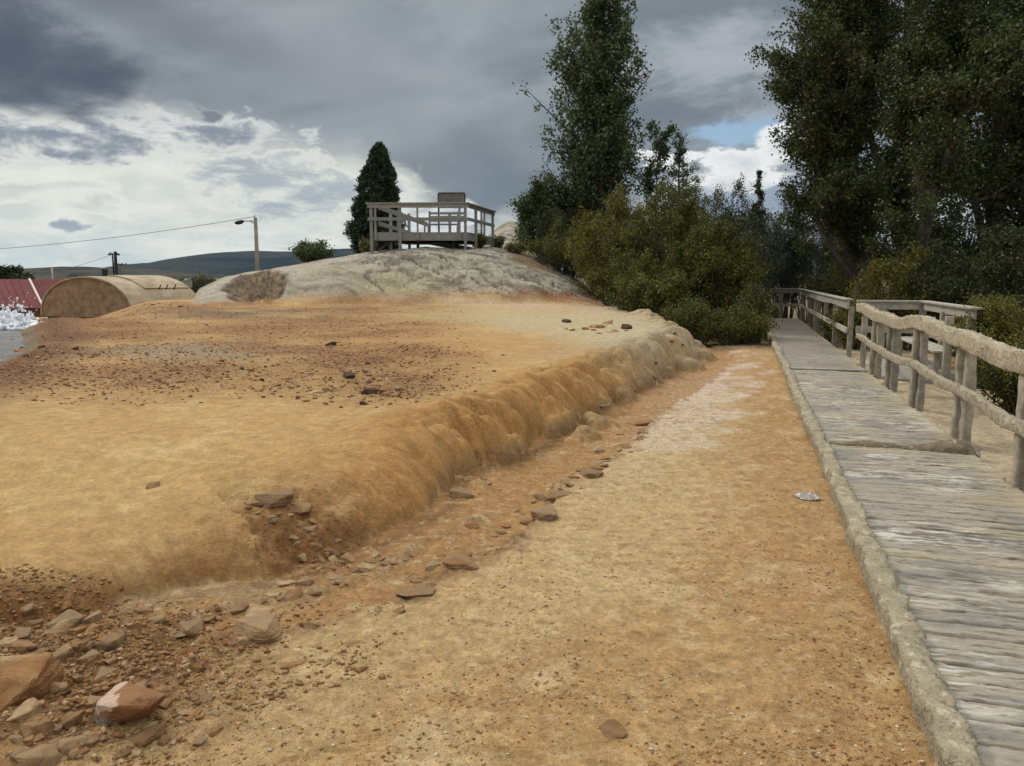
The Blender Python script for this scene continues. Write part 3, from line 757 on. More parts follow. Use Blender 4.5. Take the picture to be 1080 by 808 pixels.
# crust lumps lying on the top rail
# far, bare railing
y_kink = wl(*P(838, 335, DZ)[:2])[1]
fy = [wl(*P(u, v, DZ)[:2])[1] for u, v in ((888, 373.5), (874, 362), (865, 354.5), (854, 347), (847, 342), (841, 337.5))]
for i, y in enumerate(fy+[LEND]):
    mb = MB(); mb.box(RX, y-.05, -.3, RX+.1, y+.05, DZ+1.0); mb.build('post', M_post, walk, bevel=.006)
    if i in (1, 3, 4):
        mb = MB(); mb.box(RX+.13, y+.3, -.3, RX+.22, y+.4, DZ+.98); mb.build('post', M_post, walk, bevel=.006)
mb = MB()
for a, b_ in zip([fy[0]-.12]+fy[1:]+[LEND], (fy[1:]+[LEND, LEND+.0])): pass
prs = [fy[0]-.12]+fy[1:]+[LEND+.1]
for i in range(len(prs)-1):
    mb.beam((RX-.03, prs[i], DZ+1.03+.02*math.sin(i*2)), (RX-.03, prs[i+1]-.003, DZ+1.03+.02*math.sin(i*2+2)), .05, .17)
mb.build('top_rail', M_rail, walk, bevel=.005)
mb = MB(); mb.beam((RX-.02, fy[0]-.1, DZ+1.135), (RX-.02, LEND+.1, DZ+1.135), .16, .035); mb.build('cap_board', M_rail, walk, bevel=.004)
mb = MB(); mb.beam((RX-.03, fy[0]-.1, DZ+.50), (RX-.03, LEND+.1, DZ+.52), .045, .11); mb.build('middle_rail', M_rail, walk, bevel=.004)
mb = MB(); mb.beam((-.22, LEND, DZ+1.06), (RX, LEND, DZ+1.06), .05, .15); mb.beam((-.22, LEND, DZ+.52), (RX, LEND, DZ+.52), .045, .11)
mb.beam((-.25, LEND, DZ+1.15), (RX, LEND, DZ+1.15), .15, .03); mb.build('end_rail', M_rail, walk, bevel=.004)
for x in (-.2, .55):
    mb = MB(); mb.box(x-.06, LEND-.05, -.4, x+.06, LEND+.05, DZ+1.08); mb.build('post', M_post, walk, bevel=.006)
# side bay with its own low deck and rail
b0, b1 = near_y[1]-.3, fy[0]-.35
bx = RX+1.32
mb = MB()
k = 0; x = RX+.16
while x < bx-.02:
    mb.box(x, b0, DZ-.06+.004*(k % 3), x+.135, b1, DZ-.022+.004*(k % 3)); x += .142; k += 1
mb.build('bay_deck', M_rail, walk, bevel=.003)
mb = MB(); mb.box(RX+.14, b0-.045, -.14, bx, b0-.004, DZ-.01); mb.build('bay_fascia', M_post, walk, bevel=.004)
for (x, y) in ((bx-.02, b0+.05), (bx-.02, b1-.05), (bx-.32, b0+.02), (RX+.6, b1), (bx-.02, (b0+b1)/2)):
    mb = MB(); mb.box(x-.055, y-.055, -.35, x+.055, y+.055, DZ+.99); mb.build('post', M_post, walk, bevel=.006)
mb = MB(); mb.beam((bx, b0-.08, DZ+1.03), (bx, b1+.05, DZ+1.03), .05, .15); mb.beam((RX+.1, b1, DZ+1.03), (bx-.03, b1, DZ+1.03), .05, .15)
mb.beam((bx, b0-.12, DZ+1.12), (bx, b1+.08, DZ+1.12), .17, .035)
mb.beam((RX+.1, b1+.0, DZ+1.119), (bx-.1, b1+.0, DZ+1.119), .15, .035); mb.build('bay_top_rail', M_rail, walk, bevel=.004)
mb = MB(); mb.beam((bx-.06, b0-.02, DZ+.55), (bx-.06, b1, DZ+.55), .04, .13); mb.beam((RX+.1, b1-.06, DZ+.55), (bx-.1, b1-.06, DZ+.55), .04, .13)
mb.build('bay_middle_rail', M_rail, walk, bevel=.004)
mb = MB()
for k in range(3): mb.box(bx-.50+.13*k, b0+.1, DZ+.40, bx-.385+.13*k, b1-.15, DZ+.435)
mb.box(bx-.46, b0+.2, DZ-.03, bx-.38, b0+.28, DZ+.40); mb.box(bx-.46, b1-.3, DZ-.03, bx-.38, b1-.22, DZ+.40)
mb.build('bay_seat', M_rail, walk, bevel=.003)

# ------------------------------------------------------------------ viewing platform on the mound
Yp = 31.6
L = at(392.5, 246, Yp); Rr = at(493.0, 246, Yp); K = at(519.2, 250.3, Yp*1.125)
pd = L[2]
L = np.array([L[0], L[1]]); Rr = np.array([Rr[0], Rr[1]]); K = np.array([K[0], K[1]]); Q = L+(K-Rr)
plat = empty('viewing_platform', (float(L[0]), float(L[1]), pd), label='small grey timber viewing platform on posts with railings, on top of the pale rock mound', cat='platform')
o3 = np.array([L[0], L[1], pd])
def pp(a, b, z): # a along front, b along depth
    q = L+(Rr-L)*a+(K-Rr)*b; return (q[0]-o3[0], q[1]-o3[1], z)
def gz_(a, b):
    q = L+(Rr-L)*a+(K-Rr)*b; return hz(q[0], q[1])-pd
mb = MB()
for k in range(26):
    b_ = k/26; mb.beam(pp(-.01, b_+.018, .02), pp(1.01, b_+.018, .02), .138, .04)
mb.build('deck', M_plat, plat)
mb = MB(); mb.beam(pp(-.02, 0, -.15), pp(1.015, 0, -.15), .05, .29); mb.beam(pp(1.0, .01, -.15), pp(1.0, 1.0, -.15), .05, .29)
mb.beam(pp(0, .01, -.15), pp(0, 1.0, -.15), .05, .29); mb.beam(pp(0.01, 1, -.15), pp(.99, 1, -.15), .05, .29); mb.build('fascia', M_plat, plat, bevel=.004)
HR = 1.11
def post(a, b_, top=HR-.02, w_=.12, deep=True, nm='post'):
    g0 = gz_(a, b_)-.15 if deep else -.28
    p = pp(a, b_, 0); mb = MB(); mb.box(p[0]-w_/2, p[1]-w_/2, g0, p[0]+w_/2, p[1]+w_/2, top); return mb.build(nm, M_plat, plat, bevel=.005)
for a in (.0, .052, .315, .5, .66, .705): pass
post(.0, -.015); post(.045, -.02, deep=False, w_=.08); post(.30, -.02); post(.485, -.02, w_=.07, deep=False); post(.925, -.02, w_=.08, deep=False); post(.985, -.02, w_=.11)
post(1.01, .28); post(1.01, .50, w_=.08, deep=False); post(1.01, .62, w_=.08, deep=False); post(1.01, .98)
post(0.02, .45); post(0.02, 1.0); post(.5, 1.0); post(.3, .5, top=-.05); post(.7, .5, top=-.05)
def railset(a0, b0_, a1, b1_, nm, z0=0, z1=0):
    mb = MB(); mb.beam(pp(a0, b0_, HR-.03+z0), pp(a1, b1_, HR-.03+z1), .05, .17); mb.build(nm+'top_rail', M_plat, plat, bevel=.004)
    mb = MB(); mb.beam(pp(a0, b0_, .55+z0), pp(a1, b1_, .55+z1), .045, .13); mb.build(nm+'middle_rail', M_plat, plat, bevel=.004)
railset(-.03, -.035, 1.02, -.035, ''); railset(1.02, -.03, 1.02, 1.02, '')
mb = MB(); mb.beam(pp(-.045, -.03, HR+.055), pp(1.035, -.03, HR+.075), .19, .05); mb.beam(pp(1.02, .0, HR+.054), pp(1.02, 1.03, HR+.073), .17, .05); mb.build('rail_cap', M_plat, plat, bevel=.004)
# sloping handrails of the steps going down behind the left side
mb = MB(); mb.beam(pp(.06, .03, HR-.06), pp(.22, 1.05, .62), .05, .2); mb.beam(pp(.06, .03, .40), pp(.22, 1.05, -.02), .05, .16); mb.build('step_handrail', M_plat, plat, bevel=.004)
for (a, b_, t) in ((.12, .4, .85), (.21, .98, .62)):
    post(a, b_, top=t, w_=.08, deep=False)
mb = MB(); mb.beam(pp(.25, .95, -.16), pp(.93, .35, -.62), .06, .24); mb.build('slanting_board', M_plat, plat, bevel=.004)
mb = MB(); mb.beam(pp(.05, .02, gz_(.05, .02)+.06), pp(.2, .05, -.22), .07, .09); mb.build('brace', M_platd, plat, bevel=.004)
mb = MB()
for k in range(5): mb.beam(pp(.02, .12+.19*k, -.15), pp(.98, .12+.19*k, -.15), .05, .18)
mb.build('joists', M_platd, plat)
# bench on the platform
q = L+(Rr-L)*.60+(K-Rr)*.45; bench = empty('bench', (q[0], q[1], pd+.04), 0, label='slatted grey wooden bench on the viewing platform, seen through its front railing', cat='bench')
BW = 1.45
for i, z in enumerate((.42, .58, .74, .90)):
    pass
mb = MB()
for k in range(3): mb.box(-BW/2, -.25+.15*k, .40, BW/2, -.12+.15*k, .445)
mb.build('seat', M_plat, bench, bevel=.004)
mb = MB()
for z in (.55, .70, .86): mb.box(-BW/2+.1, .22, z, BW/2+.25, .26, z+.10)
mb.build('backrest', M_plat, bench, bevel=.004)
for x in (-BW/2+.12, BW/2-.1):
    mb = MB(); mb.box(x-.04, -.24, 0, x+.04, .2, .36); mb.box(x-.04, .263, 0, x+.04, .33, 1.0); mb.build('leg', M_plat, bench, bevel=.004)
# information board seen from behind
A = at(462.3, 203, Yp+2.2); B_ = at(490.3, 217, Yp+2.2)
sg = empty('information_board', ((A[0]+B_[0])/2, Yp+2.2, pd+.04), 0, label='back of a dark rectangular information board rising above the platform railing', cat='sign')
hw = (B_[0]-A[0])/2; zt = A[2]-pd-.04
M_sign, b = newmat('rough_board_back'); co = texco('Object'); n_ = noise(co, 22, 4, .7)
setin(b, 'Base Color', cmix(smo(n_, .35, .7), lin(84, 84, 78), lin(136, 134, 124))); setin(b, 'Normal', bump(n_, .5, .02))
mb = MB(); mb.box(-hw+.05, -.03, zt-.60, hw-.05, .03, zt-.05); mb.build('panel', M_sign, sg, bevel=.003)
mb = MB(); mb.box(-hw, -.045, zt-.05, hw, .045, zt); mb.box(-hw+.05, -.04, zt-.66, hw-.05, .04, zt-.605); mb.build('frame', M_platd, sg, bevel=.004)
for s_ in (-1, 1):
    mb = MB(); mb.box(s_*hw-.035-s_*.005, -.042, 0, s_*hw+.035-s_*.005, .042, zt-.052); mb.build('post', M_platd, sg, bevel=.004)
# ------------------------------------------------------------------ far land, haze
def ridge(name, pts, y0, depth, mat, base=-30, rough=1.0, seed=0, n=260, foot=None):
    us = np.array([p[0] for p in pts]); vs = np.array([p[1] for p in pts])
    u = np.linspace(us[0], us[-1], n); v = np.interp(u, us, vs)
    xs_ = []; 
    M_ = 46; V = np.zeros((M_, n, 3))
    for j in range(M_):
        t = j/(M_-1)*2-1                      # -1 near foot ... 0 crest ... 1 far foot
        yj = y0+t*depth
        for_x = (u-540)/F*y0
        hc = CZ+(292-v)/F*y0+rough*(v < 500)*0
        pr = np.cos(t*math.pi/2)**1.2
        g = fbm(for_x/(depth*.35)+3, yj/(depth*.35)+0*for_x, 5, 400+seed)
        rid = 1-.32*np.abs(g)*2*(1-pr)*1.2*rough
        V[j, :, 0] = for_x*(1+.0*t); V[j, :, 1] = yj; V[j, :, 2] = base+(hc-base)*pr*np.clip(rid, .2, 1.1)
    V[:, :, 2] += rough*1.2*fbm(V[:, :, 0]/60, V[:, :, 1]/60, 3, 410+seed)*(y0/1500)
    a = np.arange(M_-1)[:, None]*n+np.arange(n-1)[None]
    me = mesh_np(name, V.reshape(-1, 3), np.stack([a, a+1, a+1+n, a+n], -1).reshape(-1, 4), True)
    return tag(link(name, me, mat), kind='structure')
def hill_mat(name, c1, c2, s, k1=.4, k2=.6):
    m, b = newmat(name); co = texco('Object'); n_ = noise(vmul(co, (1, 1, 2.5)), s, 6, .6)
    n2 = noise(co, s*9, 4, .6)
    setin(b, 'Base Color', cmix(smo(n_+(n2-.5)*.3, k1, k2), c1, c2)); setin(b, 'Specular IOR Level', 0.0); return m
M_hill = hill_mat('forested_hill', (.014, .02, .018), (.04, .042, .03), .0025)
M_hill2 = hill_mat('dry_hill', (.035, .038, .026), (.08, .066, .046), .006)
ridge('hills', [(-700, 285), (-300, 283), (-60, 290), (60, 291), (150, 283.5), (165, 280), (180, 277.5), (200, 277), (225, 271), (250, 267), (280, 265.5), (310, 266.5), (330, 266), (352, 264.5), (385, 263), (430, 266), (520, 268), (620, 262), (760, 258), (900, 265), (1080, 270), (1500, 266), (2200, 270)], 4200, 1500, M_hill, -40, 1.0, 1, 520)
ridge('near_hills', [(-900, 286), (-300, 290), (0, 288), (40, 284), (80, 282), (95, 281.2), (110, 284), (150, 283.2), (185, 287), (240, 290), (300, 292), (420, 293), (600, 288), (900, 280), (1500, 280), (2200, 284)], 2300, 700, M_hill2, -20, 1.0, 5, 420)

def box_mesh(x0, y0, z0, x1, y1, z1):
    mb = MB(); mb.box(x0, y0, z0, x1, y1, z1); return mb
HAZE = True
if HAZE:
    hm = bpy.data.materials.new('haze_air'); hm.use_nodes = True; nt = hm.node_tree
    for n in list(nt.nodes): nt.nodes.remove(n)
    o_ = nt.nodes.new('ShaderNodeOutputMaterial'); pv = nt.nodes.new('ShaderNodeVolumePrincipled')
    pv.inputs['Color'].default_value = (.45, .66, 1, 1); pv.inputs['Density'].default_value = .00003; pv.inputs['Anisotropy'].default_value = .3
    nt.links.new(pv.outputs[0], o_.inputs['Volume'])
    hzo = box_mesh(-6600, -6600, -60, 6600, 6600, 260).build('haze', hm); tag(hzo, kind='stuff')

# ------------------------------------------------------------------ simple materials
def flat(name, c, r=.7, spec=.3, metal=0):
    m, b = newmat(name); setin(b, 'Base Color', c); b.inputs['Roughness'].default_value = r; b.inputs['Specular IOR Level'].default_value = spec; b.inputs['Metallic'].default_value = metal; return m
def mottled(name, c1, c2, s, bs=.4, bd=.02, r=.9):
    m, b = newmat(name); co = texco('Object'); n_ = noise(co, s, 6, .65)
    setin(b, 'Base Color', cmix(smo(n_, .32, .68), c1, c2)); setin(b, 'Normal', bump(n_, bs, bd)); setin(b, 'Roughness', r); return m
M_conc = mottled('sprayed_concrete', lin(120, 98, 76), lin(152, 130, 104), 3.2, .6, .06)
M_conc2 = mottled('roof_shell', lin(146, 128, 104), lin(178, 162, 136), 1.6, .4, .03)
M_red = mottled('red_metal_roof', lin(96, 38, 40), lin(108, 48, 48), .8, .1, .01, .85)
M_pale = flat('pale_trim', lin(205, 190, 176)); M_dark = flat('dark_iron', lin(44, 44, 46), .6)
M_pole = mottled('weathered_pole', lin(116, 108, 98), lin(150, 142, 130), 1.2, .2, .02)
M_wire = flat('wire', lin(70, 70, 72)); M_wall = mottled('shed_wall', lin(120, 88, 64), lin(140, 104, 78), 1, .2, .02)

# ------------------------------------------------------------------ arched hut
YH = 30.0
aL = np.array(at(44, 333.5, YH*1.07)); aR = np.array(at(140, 335, YH))
zb = aL[2]; zb2 = aR[2]
ax_ = np.array([aR[0]-aL[0], aR[1]-aL[1]]); Wd = np.linalg.norm(ax_); ax_ /= Wd
dp_ = np.array([-ax_[1], ax_[0]]); dp_ = dp_ if dp_[1] > 0 else -dp_
hut = empty('arched_hut', (aL[0], aL[1], zb), math.atan2(ax_[1], ax_[0]), label='low arched hut of rough tan concrete half sunk behind the bubbling pool', cat='hut')
apex = at(90, 293, YH*1.045)[2]-zb
N = 40
def arch(i, k=1.0, dz=0): # elliptical arch in the local x-z plane
    t = math.pi*(1-i/N); return (Wd/2+Wd/2*k*math.cos(t)*1.0, (apex+dz)*math.sin(t)**.85)
def shell(name, y0, y1, grow, thick, mat, i0=0, i1=N, skew=0):
    mb = MB(); vs = []
    for i in range(i0, i1+1):
        x, z = arch(i); x_, z_ = arch(i)
        nx = (x-Wd/2)/(Wd/2); nz = z/apex; l = math.hypot(nx, nz) or 1; nx /= l; nz /= l
        for y in (y0, y1):
            for g in (grow, grow+thick): vs.append((x+nx*g, y, z+nz*g))
    fs = []; m_ = i1-i0+1
    for i in range(m_-1):
        a = i*4; b_ = a+4
        fs += [[a+1, a+3, b_+3, b_+1], [a, b_, b_+2, a+2], [a, a+1, b_+1, b_], [a+2, b_+2, b_+3, a+3]]
    fs += [[0, 2, 3, 1], [(m_-1)*4, (m_-1)*4+1, (m_-1)*4+3, (m_-1)*4+2]]
    return mb.add(vs, fs).build(name, mat, hut, smooth=False)
LenH = 3.5
mb = MB(); vs = [(*[arch(i)[0]], .05, arch(i)[1]) for i in range(N+1)]+[(*[arch(i)[0]], .2, arch(i)[1]) for i in range(N+1)]
n1 = N+1; mb.add(vs, [list(range(n1))[::-1], list(range(n1, 2*n1))]+[[i, i+1, n1+i+1, n1+i] for i in range(N)]+[[0, n1, 2*n1-1, n1-1]]); mb.build('end_wall', M_conc, hut)
shell('roof', 0.0, LenH, .0, .06, M_conc2)
shell('roof_ledge', LenH*.32, LenH*.98, .062, .05, M_conc2, 20, 31)
mb = MB(); mb.box(-.0, .25, -.9, Wd, LenH, -.02); mb.build('shadow_gap_block', M_dark, hut)  # near-black block added to stand for the shadow gap under the hut
mb = MB(); i_ = 33; x, z = arch(i_); mb.tube([(x-.15, LenH*.45, z+.12), (x-.15, LenH*.9, z+.12)], .03); 
for yy in (.5, .6, .72): mb.tube([(x-.2, LenH*yy, z+.0), (x-.1, LenH*(yy+.04), z+.4)], .022)
mb.build('bracket', M_dark, hut)
# ------------------------------------------------------------------ red-roofed building
YB = 42.0
def slab(name, px, y0, y1, thick, mat, parent, o):
    vs = []
    for (u, v, t) in px:
        q = np.array(at(u, v, y0+(y1-y0)*t))-o; vs.append(q)
    n_ = len(vs); back = [q+np.array([0, thick, -.02]) for q in vs]
    mb = MB(); mb.add(vs+back, [list(range(n_)), list(range(n_, 2*n_))[::-1]]+[[i, (i+1) % n_, n_+(i+1) % n_, n_+i] for i in range(n_)])
    return mb.build(name, mat, parent)
o = np.array(at(30, 325, YB)); o[2] = -2.4
red = empty('red_roofed_building', tuple(o), label='long low building with a dull red metal roof behind the arched hut', cat='building')
slab('roof', [(-140, 325, 0), (-140, 294.5, 1), (31, 294.5, 1), (46, 325, 0)], YB, YB+3.2, .12, M_red, red, o)
slab('roof', [(47.5, 325, 0), (32.5, 295, 1), (84, 293.5, 1), (84, 325, 0)], YB+.15, YB+3.3, .12, M_red, red, o)
mb = MB(); p0 = np.array(at(31.5, 294.8, YB+3.15))-o; p1 = np.array(at(46.5, 325, YB))-o; mb.beam(p0+[0, -.05, .03], p1+[0, -.05, .03], .1, .1); mb.build('edge_trim', M_pale, red)
sm = MB()
for k in range(14):
    u0 = 35.5+k*3.4; sm.beam(np.array(at(u0, 295.2, YB+3.2))-o+[0, -.02, .02], np.array(at(u0+13, 325, YB+.2))-o+[0, -.03, .02], .035, .04)
for k in range(18):
    u0 = -110+k*7.6; sm.beam(np.array(at(u0, 295, YB+3.1))-o+[0, -.02, .02], np.array(at(u0+13, 325, YB))-o+[0, -.03, .02], .025, .03)
sm.build('standing_seams', M_red, red)
a_ = np.array(at(-140, 326, YB+.4))-o; b_ = np.array(at(82, 326, YB+.4))-o
mb = MB(); mb.box(a_[0], a_[1], 0, b_[0], a_[1]+5.6, a_[2]+.0); mb.build('wall', M_wall, red)
# flue behind the hut
p = at(110.5, 284, 50); mb = MB(); mb.tube([(0, 0, -2.5), (0, 0, p[2]+1.0-.12)], .17, 12); mb.tube([(0, 0, p[2]+1-.12), (0, 0, p[2]+1)], .2, 12)
fo = mb.build('chimney_pipe', M_dark); fo.location = (p[0], p[1], -1.0); tag(fo, 'short black flue pipe rising just behind the top of the arched hut', 'chimney')
# white marker post
p = at(54.7, 283, 60); mb = MB(); mb.tube([(0, 0, 0), (0, 0, p[2]+2)], .05, 8); mb.tube([(0, 0, p[2]+1.6), (0, 0, p[2]+2.04)], .07, 8)
fo = mb.build('marker_post', M_pale); fo.location = (p[0], p[1], -2); tag(fo, 'thin white post standing above the red roof', 'post')
# board on two legs beside the hut
p = at(198, 314, 38); sg = empty('notice_board', (p[0], p[1], p[2]-.15), label='small grey notice board on two dark legs between the arched hut and the rock mound', cat='sign')
k = 38/F
mb = MB(); mb.box(-5.4*k, -.03, 10.5*k+.15, 5.4*k, .03, 18*k+.15); mb.build('panel', mottled('grey_board', lin(118, 118, 116), lin(136, 134, 130), 3), sg, bevel=.004)
for s_ in (-2.1, 2.1):
    mb = MB(); mb.box(s_*k-.05, .032, 0, s_*k+.05, .1, 17*k+.15); mb.build('leg', M_dark, sg)
mb = MB(); mb.box(-4.5*k, .105, 9*k+.1, 4.5*k, .14, 10.6*k+.1); mb.build('crossbar', M_dark, sg)
# ------------------------------------------------------------------ street lamp
YL = 66.0; kl = YL/F
b0_ = at(272, 292, YL); t0 = at(269.3, 229.5, YL)
lamp = empty('street_lamp', (b0_[0], YL, hz(b0_[0], YL)), label='tall street lamp with one curved arm and a drooping head beyond the rock mound', cat='street lamp')
zg = hz(b0_[0], YL); dxx = t0[0]-b0_[0]
mb = MB(); mb.tube([(0, 0, -.3), (dxx*.3, 0, (t0[2]-zg)*.4), (dxx, 0, t0[2]-zg)], [.21, .18, .14], 12); mb.build('pole', M_pole, lamp, smooth=True)
hx = at(253, 234.3, YL); ex = hx[0]-b0_[0]; ez = hx[2]-zg; tz = at(269, 236.5, YL)[2]-zg
mb = MB(); mb.tube([(dxx, -.0, tz), (dxx-.35, 0, tz+.22), (dxx-.75, 0, tz+.27), (ex+.15, 0, ez+.05)], .035, 8); mb.tube([(dxx, 0, tz+.35), (dxx-.5, 0, tz+.28)], .02, 6); mb.build('arm', M_dark, lamp, smooth=True)
hb = bmesh.new(); bmesh.ops.create_uvsphere(hb, u_segments=16, v_segments=10, radius=1)
for v_ in hb.verts:
    v_.co = Vector((v_.co.x*.42, v_.co.y*.2, v_.co.z*(.14 if v_.co.z > 0 else .22)))
me = bpy.data.meshes.new('lamp_head'); hb.to_mesh(me); hb.free(); me.shade_smooth(); lh = link('lamp_head', me, M_dark, lamp, (ex-.05, 0, ez+.02)); lh.rotation_euler = (0, R(-12), 0)
mb = MB(); mb.tube([(dxx-.0, -.15, tz+.55), (dxx, -.15, tz+.75)], .06, 8); mb.build('insulator', M_pale, lamp)
# ------------------------------------------------------------------ utility poles and cables
YU = 130.0; ku = YU/F
def upole(u, vt, arms, label, w_=.17, heads=(), yy=YU):
    b0_ = at(u, 292, yy); zg = hz(b0_[0], yy); top = at(u, vt, yy)[2]-zg
    t = empty('utility_pole', (b0_[0], yy, zg), label=label, cat='utility pole', group='utility poles beyond the hut')
    mb = MB(); mb.tube([(0, 0, 0), (0, 0, top)], [w_*1.2, w_], 8); mb.build('pole', M_pole if w_ > .3 else M_dark, t)
    for (l, r_, v) in arms:
        z = at(u, v, yy)[2]-zg; mb = MB(); mb.box(-l*ku, -.28, z-.09, r_*ku, -.2, z+.09)
        for s_ in (-l*.9, r_*.9, -l*.4, r_*.45): mb.box(s_*ku-.07, -.3, z+.091, s_*ku+.07, -.18, z+.32)
        mb.build('crossarm', M_dark, t)
    for (s_, v) in heads:
        z = at(u, v, yy)[2]-zg; mb = MB(); mb.tube([(0, -.2, z+.1), (s_*.5*ku, -.2, z+.25), (s_*ku, -.2, z)], .05, 6); mb.tube([(s_*ku, -.2, z-.25), (s_*ku, -.2, z-.05), (s_*ku, -.2, z+.12)], [.36, .3, .1], 10); mb.build('floodlight', M_dark, t)
upole(123.2, 265.2, [], 'tallest dark utility pole with a floodlight on top, behind the hut', .24, [(3.4, 267.8)])
upole(120.3, 267, [], 'thin dark pole with a small floodlight just left of the tallest pole', .13, [(-2.0, 267.6)], YU+1.2)
upole(127, 278, [(6, 8.5, 279.3)], 'shorter pale pole with a wooden crossarm just right of the tallest pole', .32, [], YU+2.5)
def cable(a, b_, sagm, rad, label, n_=24):
    a = np.array(a); b_ = np.array(b_); pts = [a+(b_-a)*t+np.array([0, 0, -sagm*4*t*(1-t)]) for t in np.linspace(0, 1, n_)]
    mb = MB(); mb.tube(pts, rad, 5); o_ = mb.build('cable', M_wire); tag(o_, label, 'cable')
zt = tz+zg
cable((b0_[0]*0+t0[0], YL-.16, zt+.62), at(-160, 268.5, 80), .8, .022, 'long overhead cable running from the street lamp to the left edge')
cable(at(120, 267.8, YU), at(-30, 299, 120), .9, .03, 'short overhead cable sloping down left from the tallest utility pole')
# ------------------------------------------------------------------ leaves and trees
def leaf_mat(name, c1, c2, c3, tr=.25):
    m, b = newmat(name); nt = m.node_tree; co = texco('Object')
    n_ = noise(co, .9, 3, .5); r = island()
    c = cmix(smo(n_+(r-.5)*.5, .35, .65), c1, c2); c = cmix(smo(r, .86, .92), c, c3)
    c = cmix(1.0, c, cmix(r, (.7, .7, .7), (1.3, 1.3, 1.3)), 'MULTIPLY')
    setin(b, 'Base Color', c); b.inputs['Roughness'].default_value = .55; b.inputs['Specular IOR Level'].default_value = .25
    t = nt.nodes.new('ShaderNodeBsdfTranslucent'); nt.links.new(c.s, t.inputs[0])
    mx_ = nt.nodes.new('ShaderNodeMixShader'); mx_.inputs[0].default_value = tr
    nt.links.new(b.outputs[0], mx_.inputs[1]); nt.links.new(t.outputs[0], mx_.inputs[2])
    nt.links.new(mx_.outputs[0], nt.nodes['Material Output'].inputs[0]); return m
ML_cot = leaf_mat('cottonwood_leaf', (0.044, 0.060, 0.015), (0.066, 0.080, 0.018), (0.111, 0.115, 0.041))
ML_pop = leaf_mat('poplar_leaf', (0.056, 0.087, 0.029), (0.088, 0.120, 0.039), (0.157, 0.182, 0.081))
ML_wil = leaf_mat('willow_leaf', (0.079, 0.099, 0.018), (0.123, 0.128, 0.021), (0.179, 0.133, 0.022))
ML_wily = leaf_mat('yellow_willow_leaf', (0.112, 0.122, 0.018), (0.168, 0.151, 0.022), (0.224, 0.151, 0.026))
ML_grey = leaf_mat('grey_willow_leaf', (0.054, 0.078, 0.045), (0.081, 0.109, 0.065), (0.121, 0.140, 0.088))
ML_dark = leaf_mat('dark_shrub_leaf', (0.035, 0.048, 0.013), (0.054, 0.067, 0.018), (0.081, 0.077, 0.025))
ML_cyp = leaf_mat('cypress_foliage', (0.016, 0.034, 0.015), (0.027, 0.048, 0.020), (0.041, 0.063, 0.025), .1)
ML_grass = leaf_mat('dry_grass', (0.135, 0.126, 0.044), (0.216, 0.182, 0.075), (0.095, 0.112, 0.037))
M_bark = mottled('bark', (.045, .036, .028), (.10, .085, .068), 6, .6, .03)
M_barkl = mottled('pale_bark', (.10, .088, .072), (.18, .16, .135), 5, .5, .03)
def rnd_dirs(n, g):
    v = g.normal(size=(n, 3)); return v/np.linalg.norm(v, axis=1)[:, None]
def leaf_mesh(name, cpos, size, g, aspect=.6, droop=0, axis=None, axw=0):
    n = len(cpos); a = rnd_dirs(n, g)
    if axis is not None: a = a*(1-axw)+axis*axw
    a[:, 2] -= droop; a /= np.linalg.norm(a, axis=1)[:, None]
    r = rnd_dirs(n, g); b_ = np.cross(a, r); b_ /= np.linalg.norm(b_, axis=1)[:, None]+1e-9
    s = size*g.uniform(.65, 1.3, n)[:, None]
    V = np.stack([cpos-a*s*.5, cpos+b_*s*aspect*.5, cpos+a*s*.5, cpos-b_*s*aspect*.5], 1).reshape(-1, 3)
    return mesh_np(name, V, np.arange(4*n).reshape(-1, 4))
def tubes_np(p0, p1, r0, r1, n=4):
    """many straight tapered pieces as one vertex/face pair"""
    d = p1-p0; d /= np.linalg.norm(d, axis=1)[:, None]+1e-9
    ref = np.where(np.abs(d[:, 2:3]) < .9, np.array([[0, 0, 1.]]), np.array([[1., 0, 0]]))
    a = np.cross(d, ref); a /= np.linalg.norm(a, axis=1)[:, None]+1e-9; b_ = np.cross(a, d)
    th = np.arange(n)/n*2*math.pi; ring = a[:, None]*np.cos(th)[None, :, None]+b_[:, None]*np.sin(th)[None, :, None]
    V = np.concatenate([p0[:, None]+ring*r0[:, None, None], p1[:, None]+ring*r1[:, None, None]], 1)
    m_ = len(p0); k = np.arange(n); f = np.stack([k, (k+1) % n, n+(k+1) % n, n+k], -1)[None]+(np.arange(m_)*2*n)[:, None, None]
    return V.reshape(-1, 3), f.reshape(-1, 4)
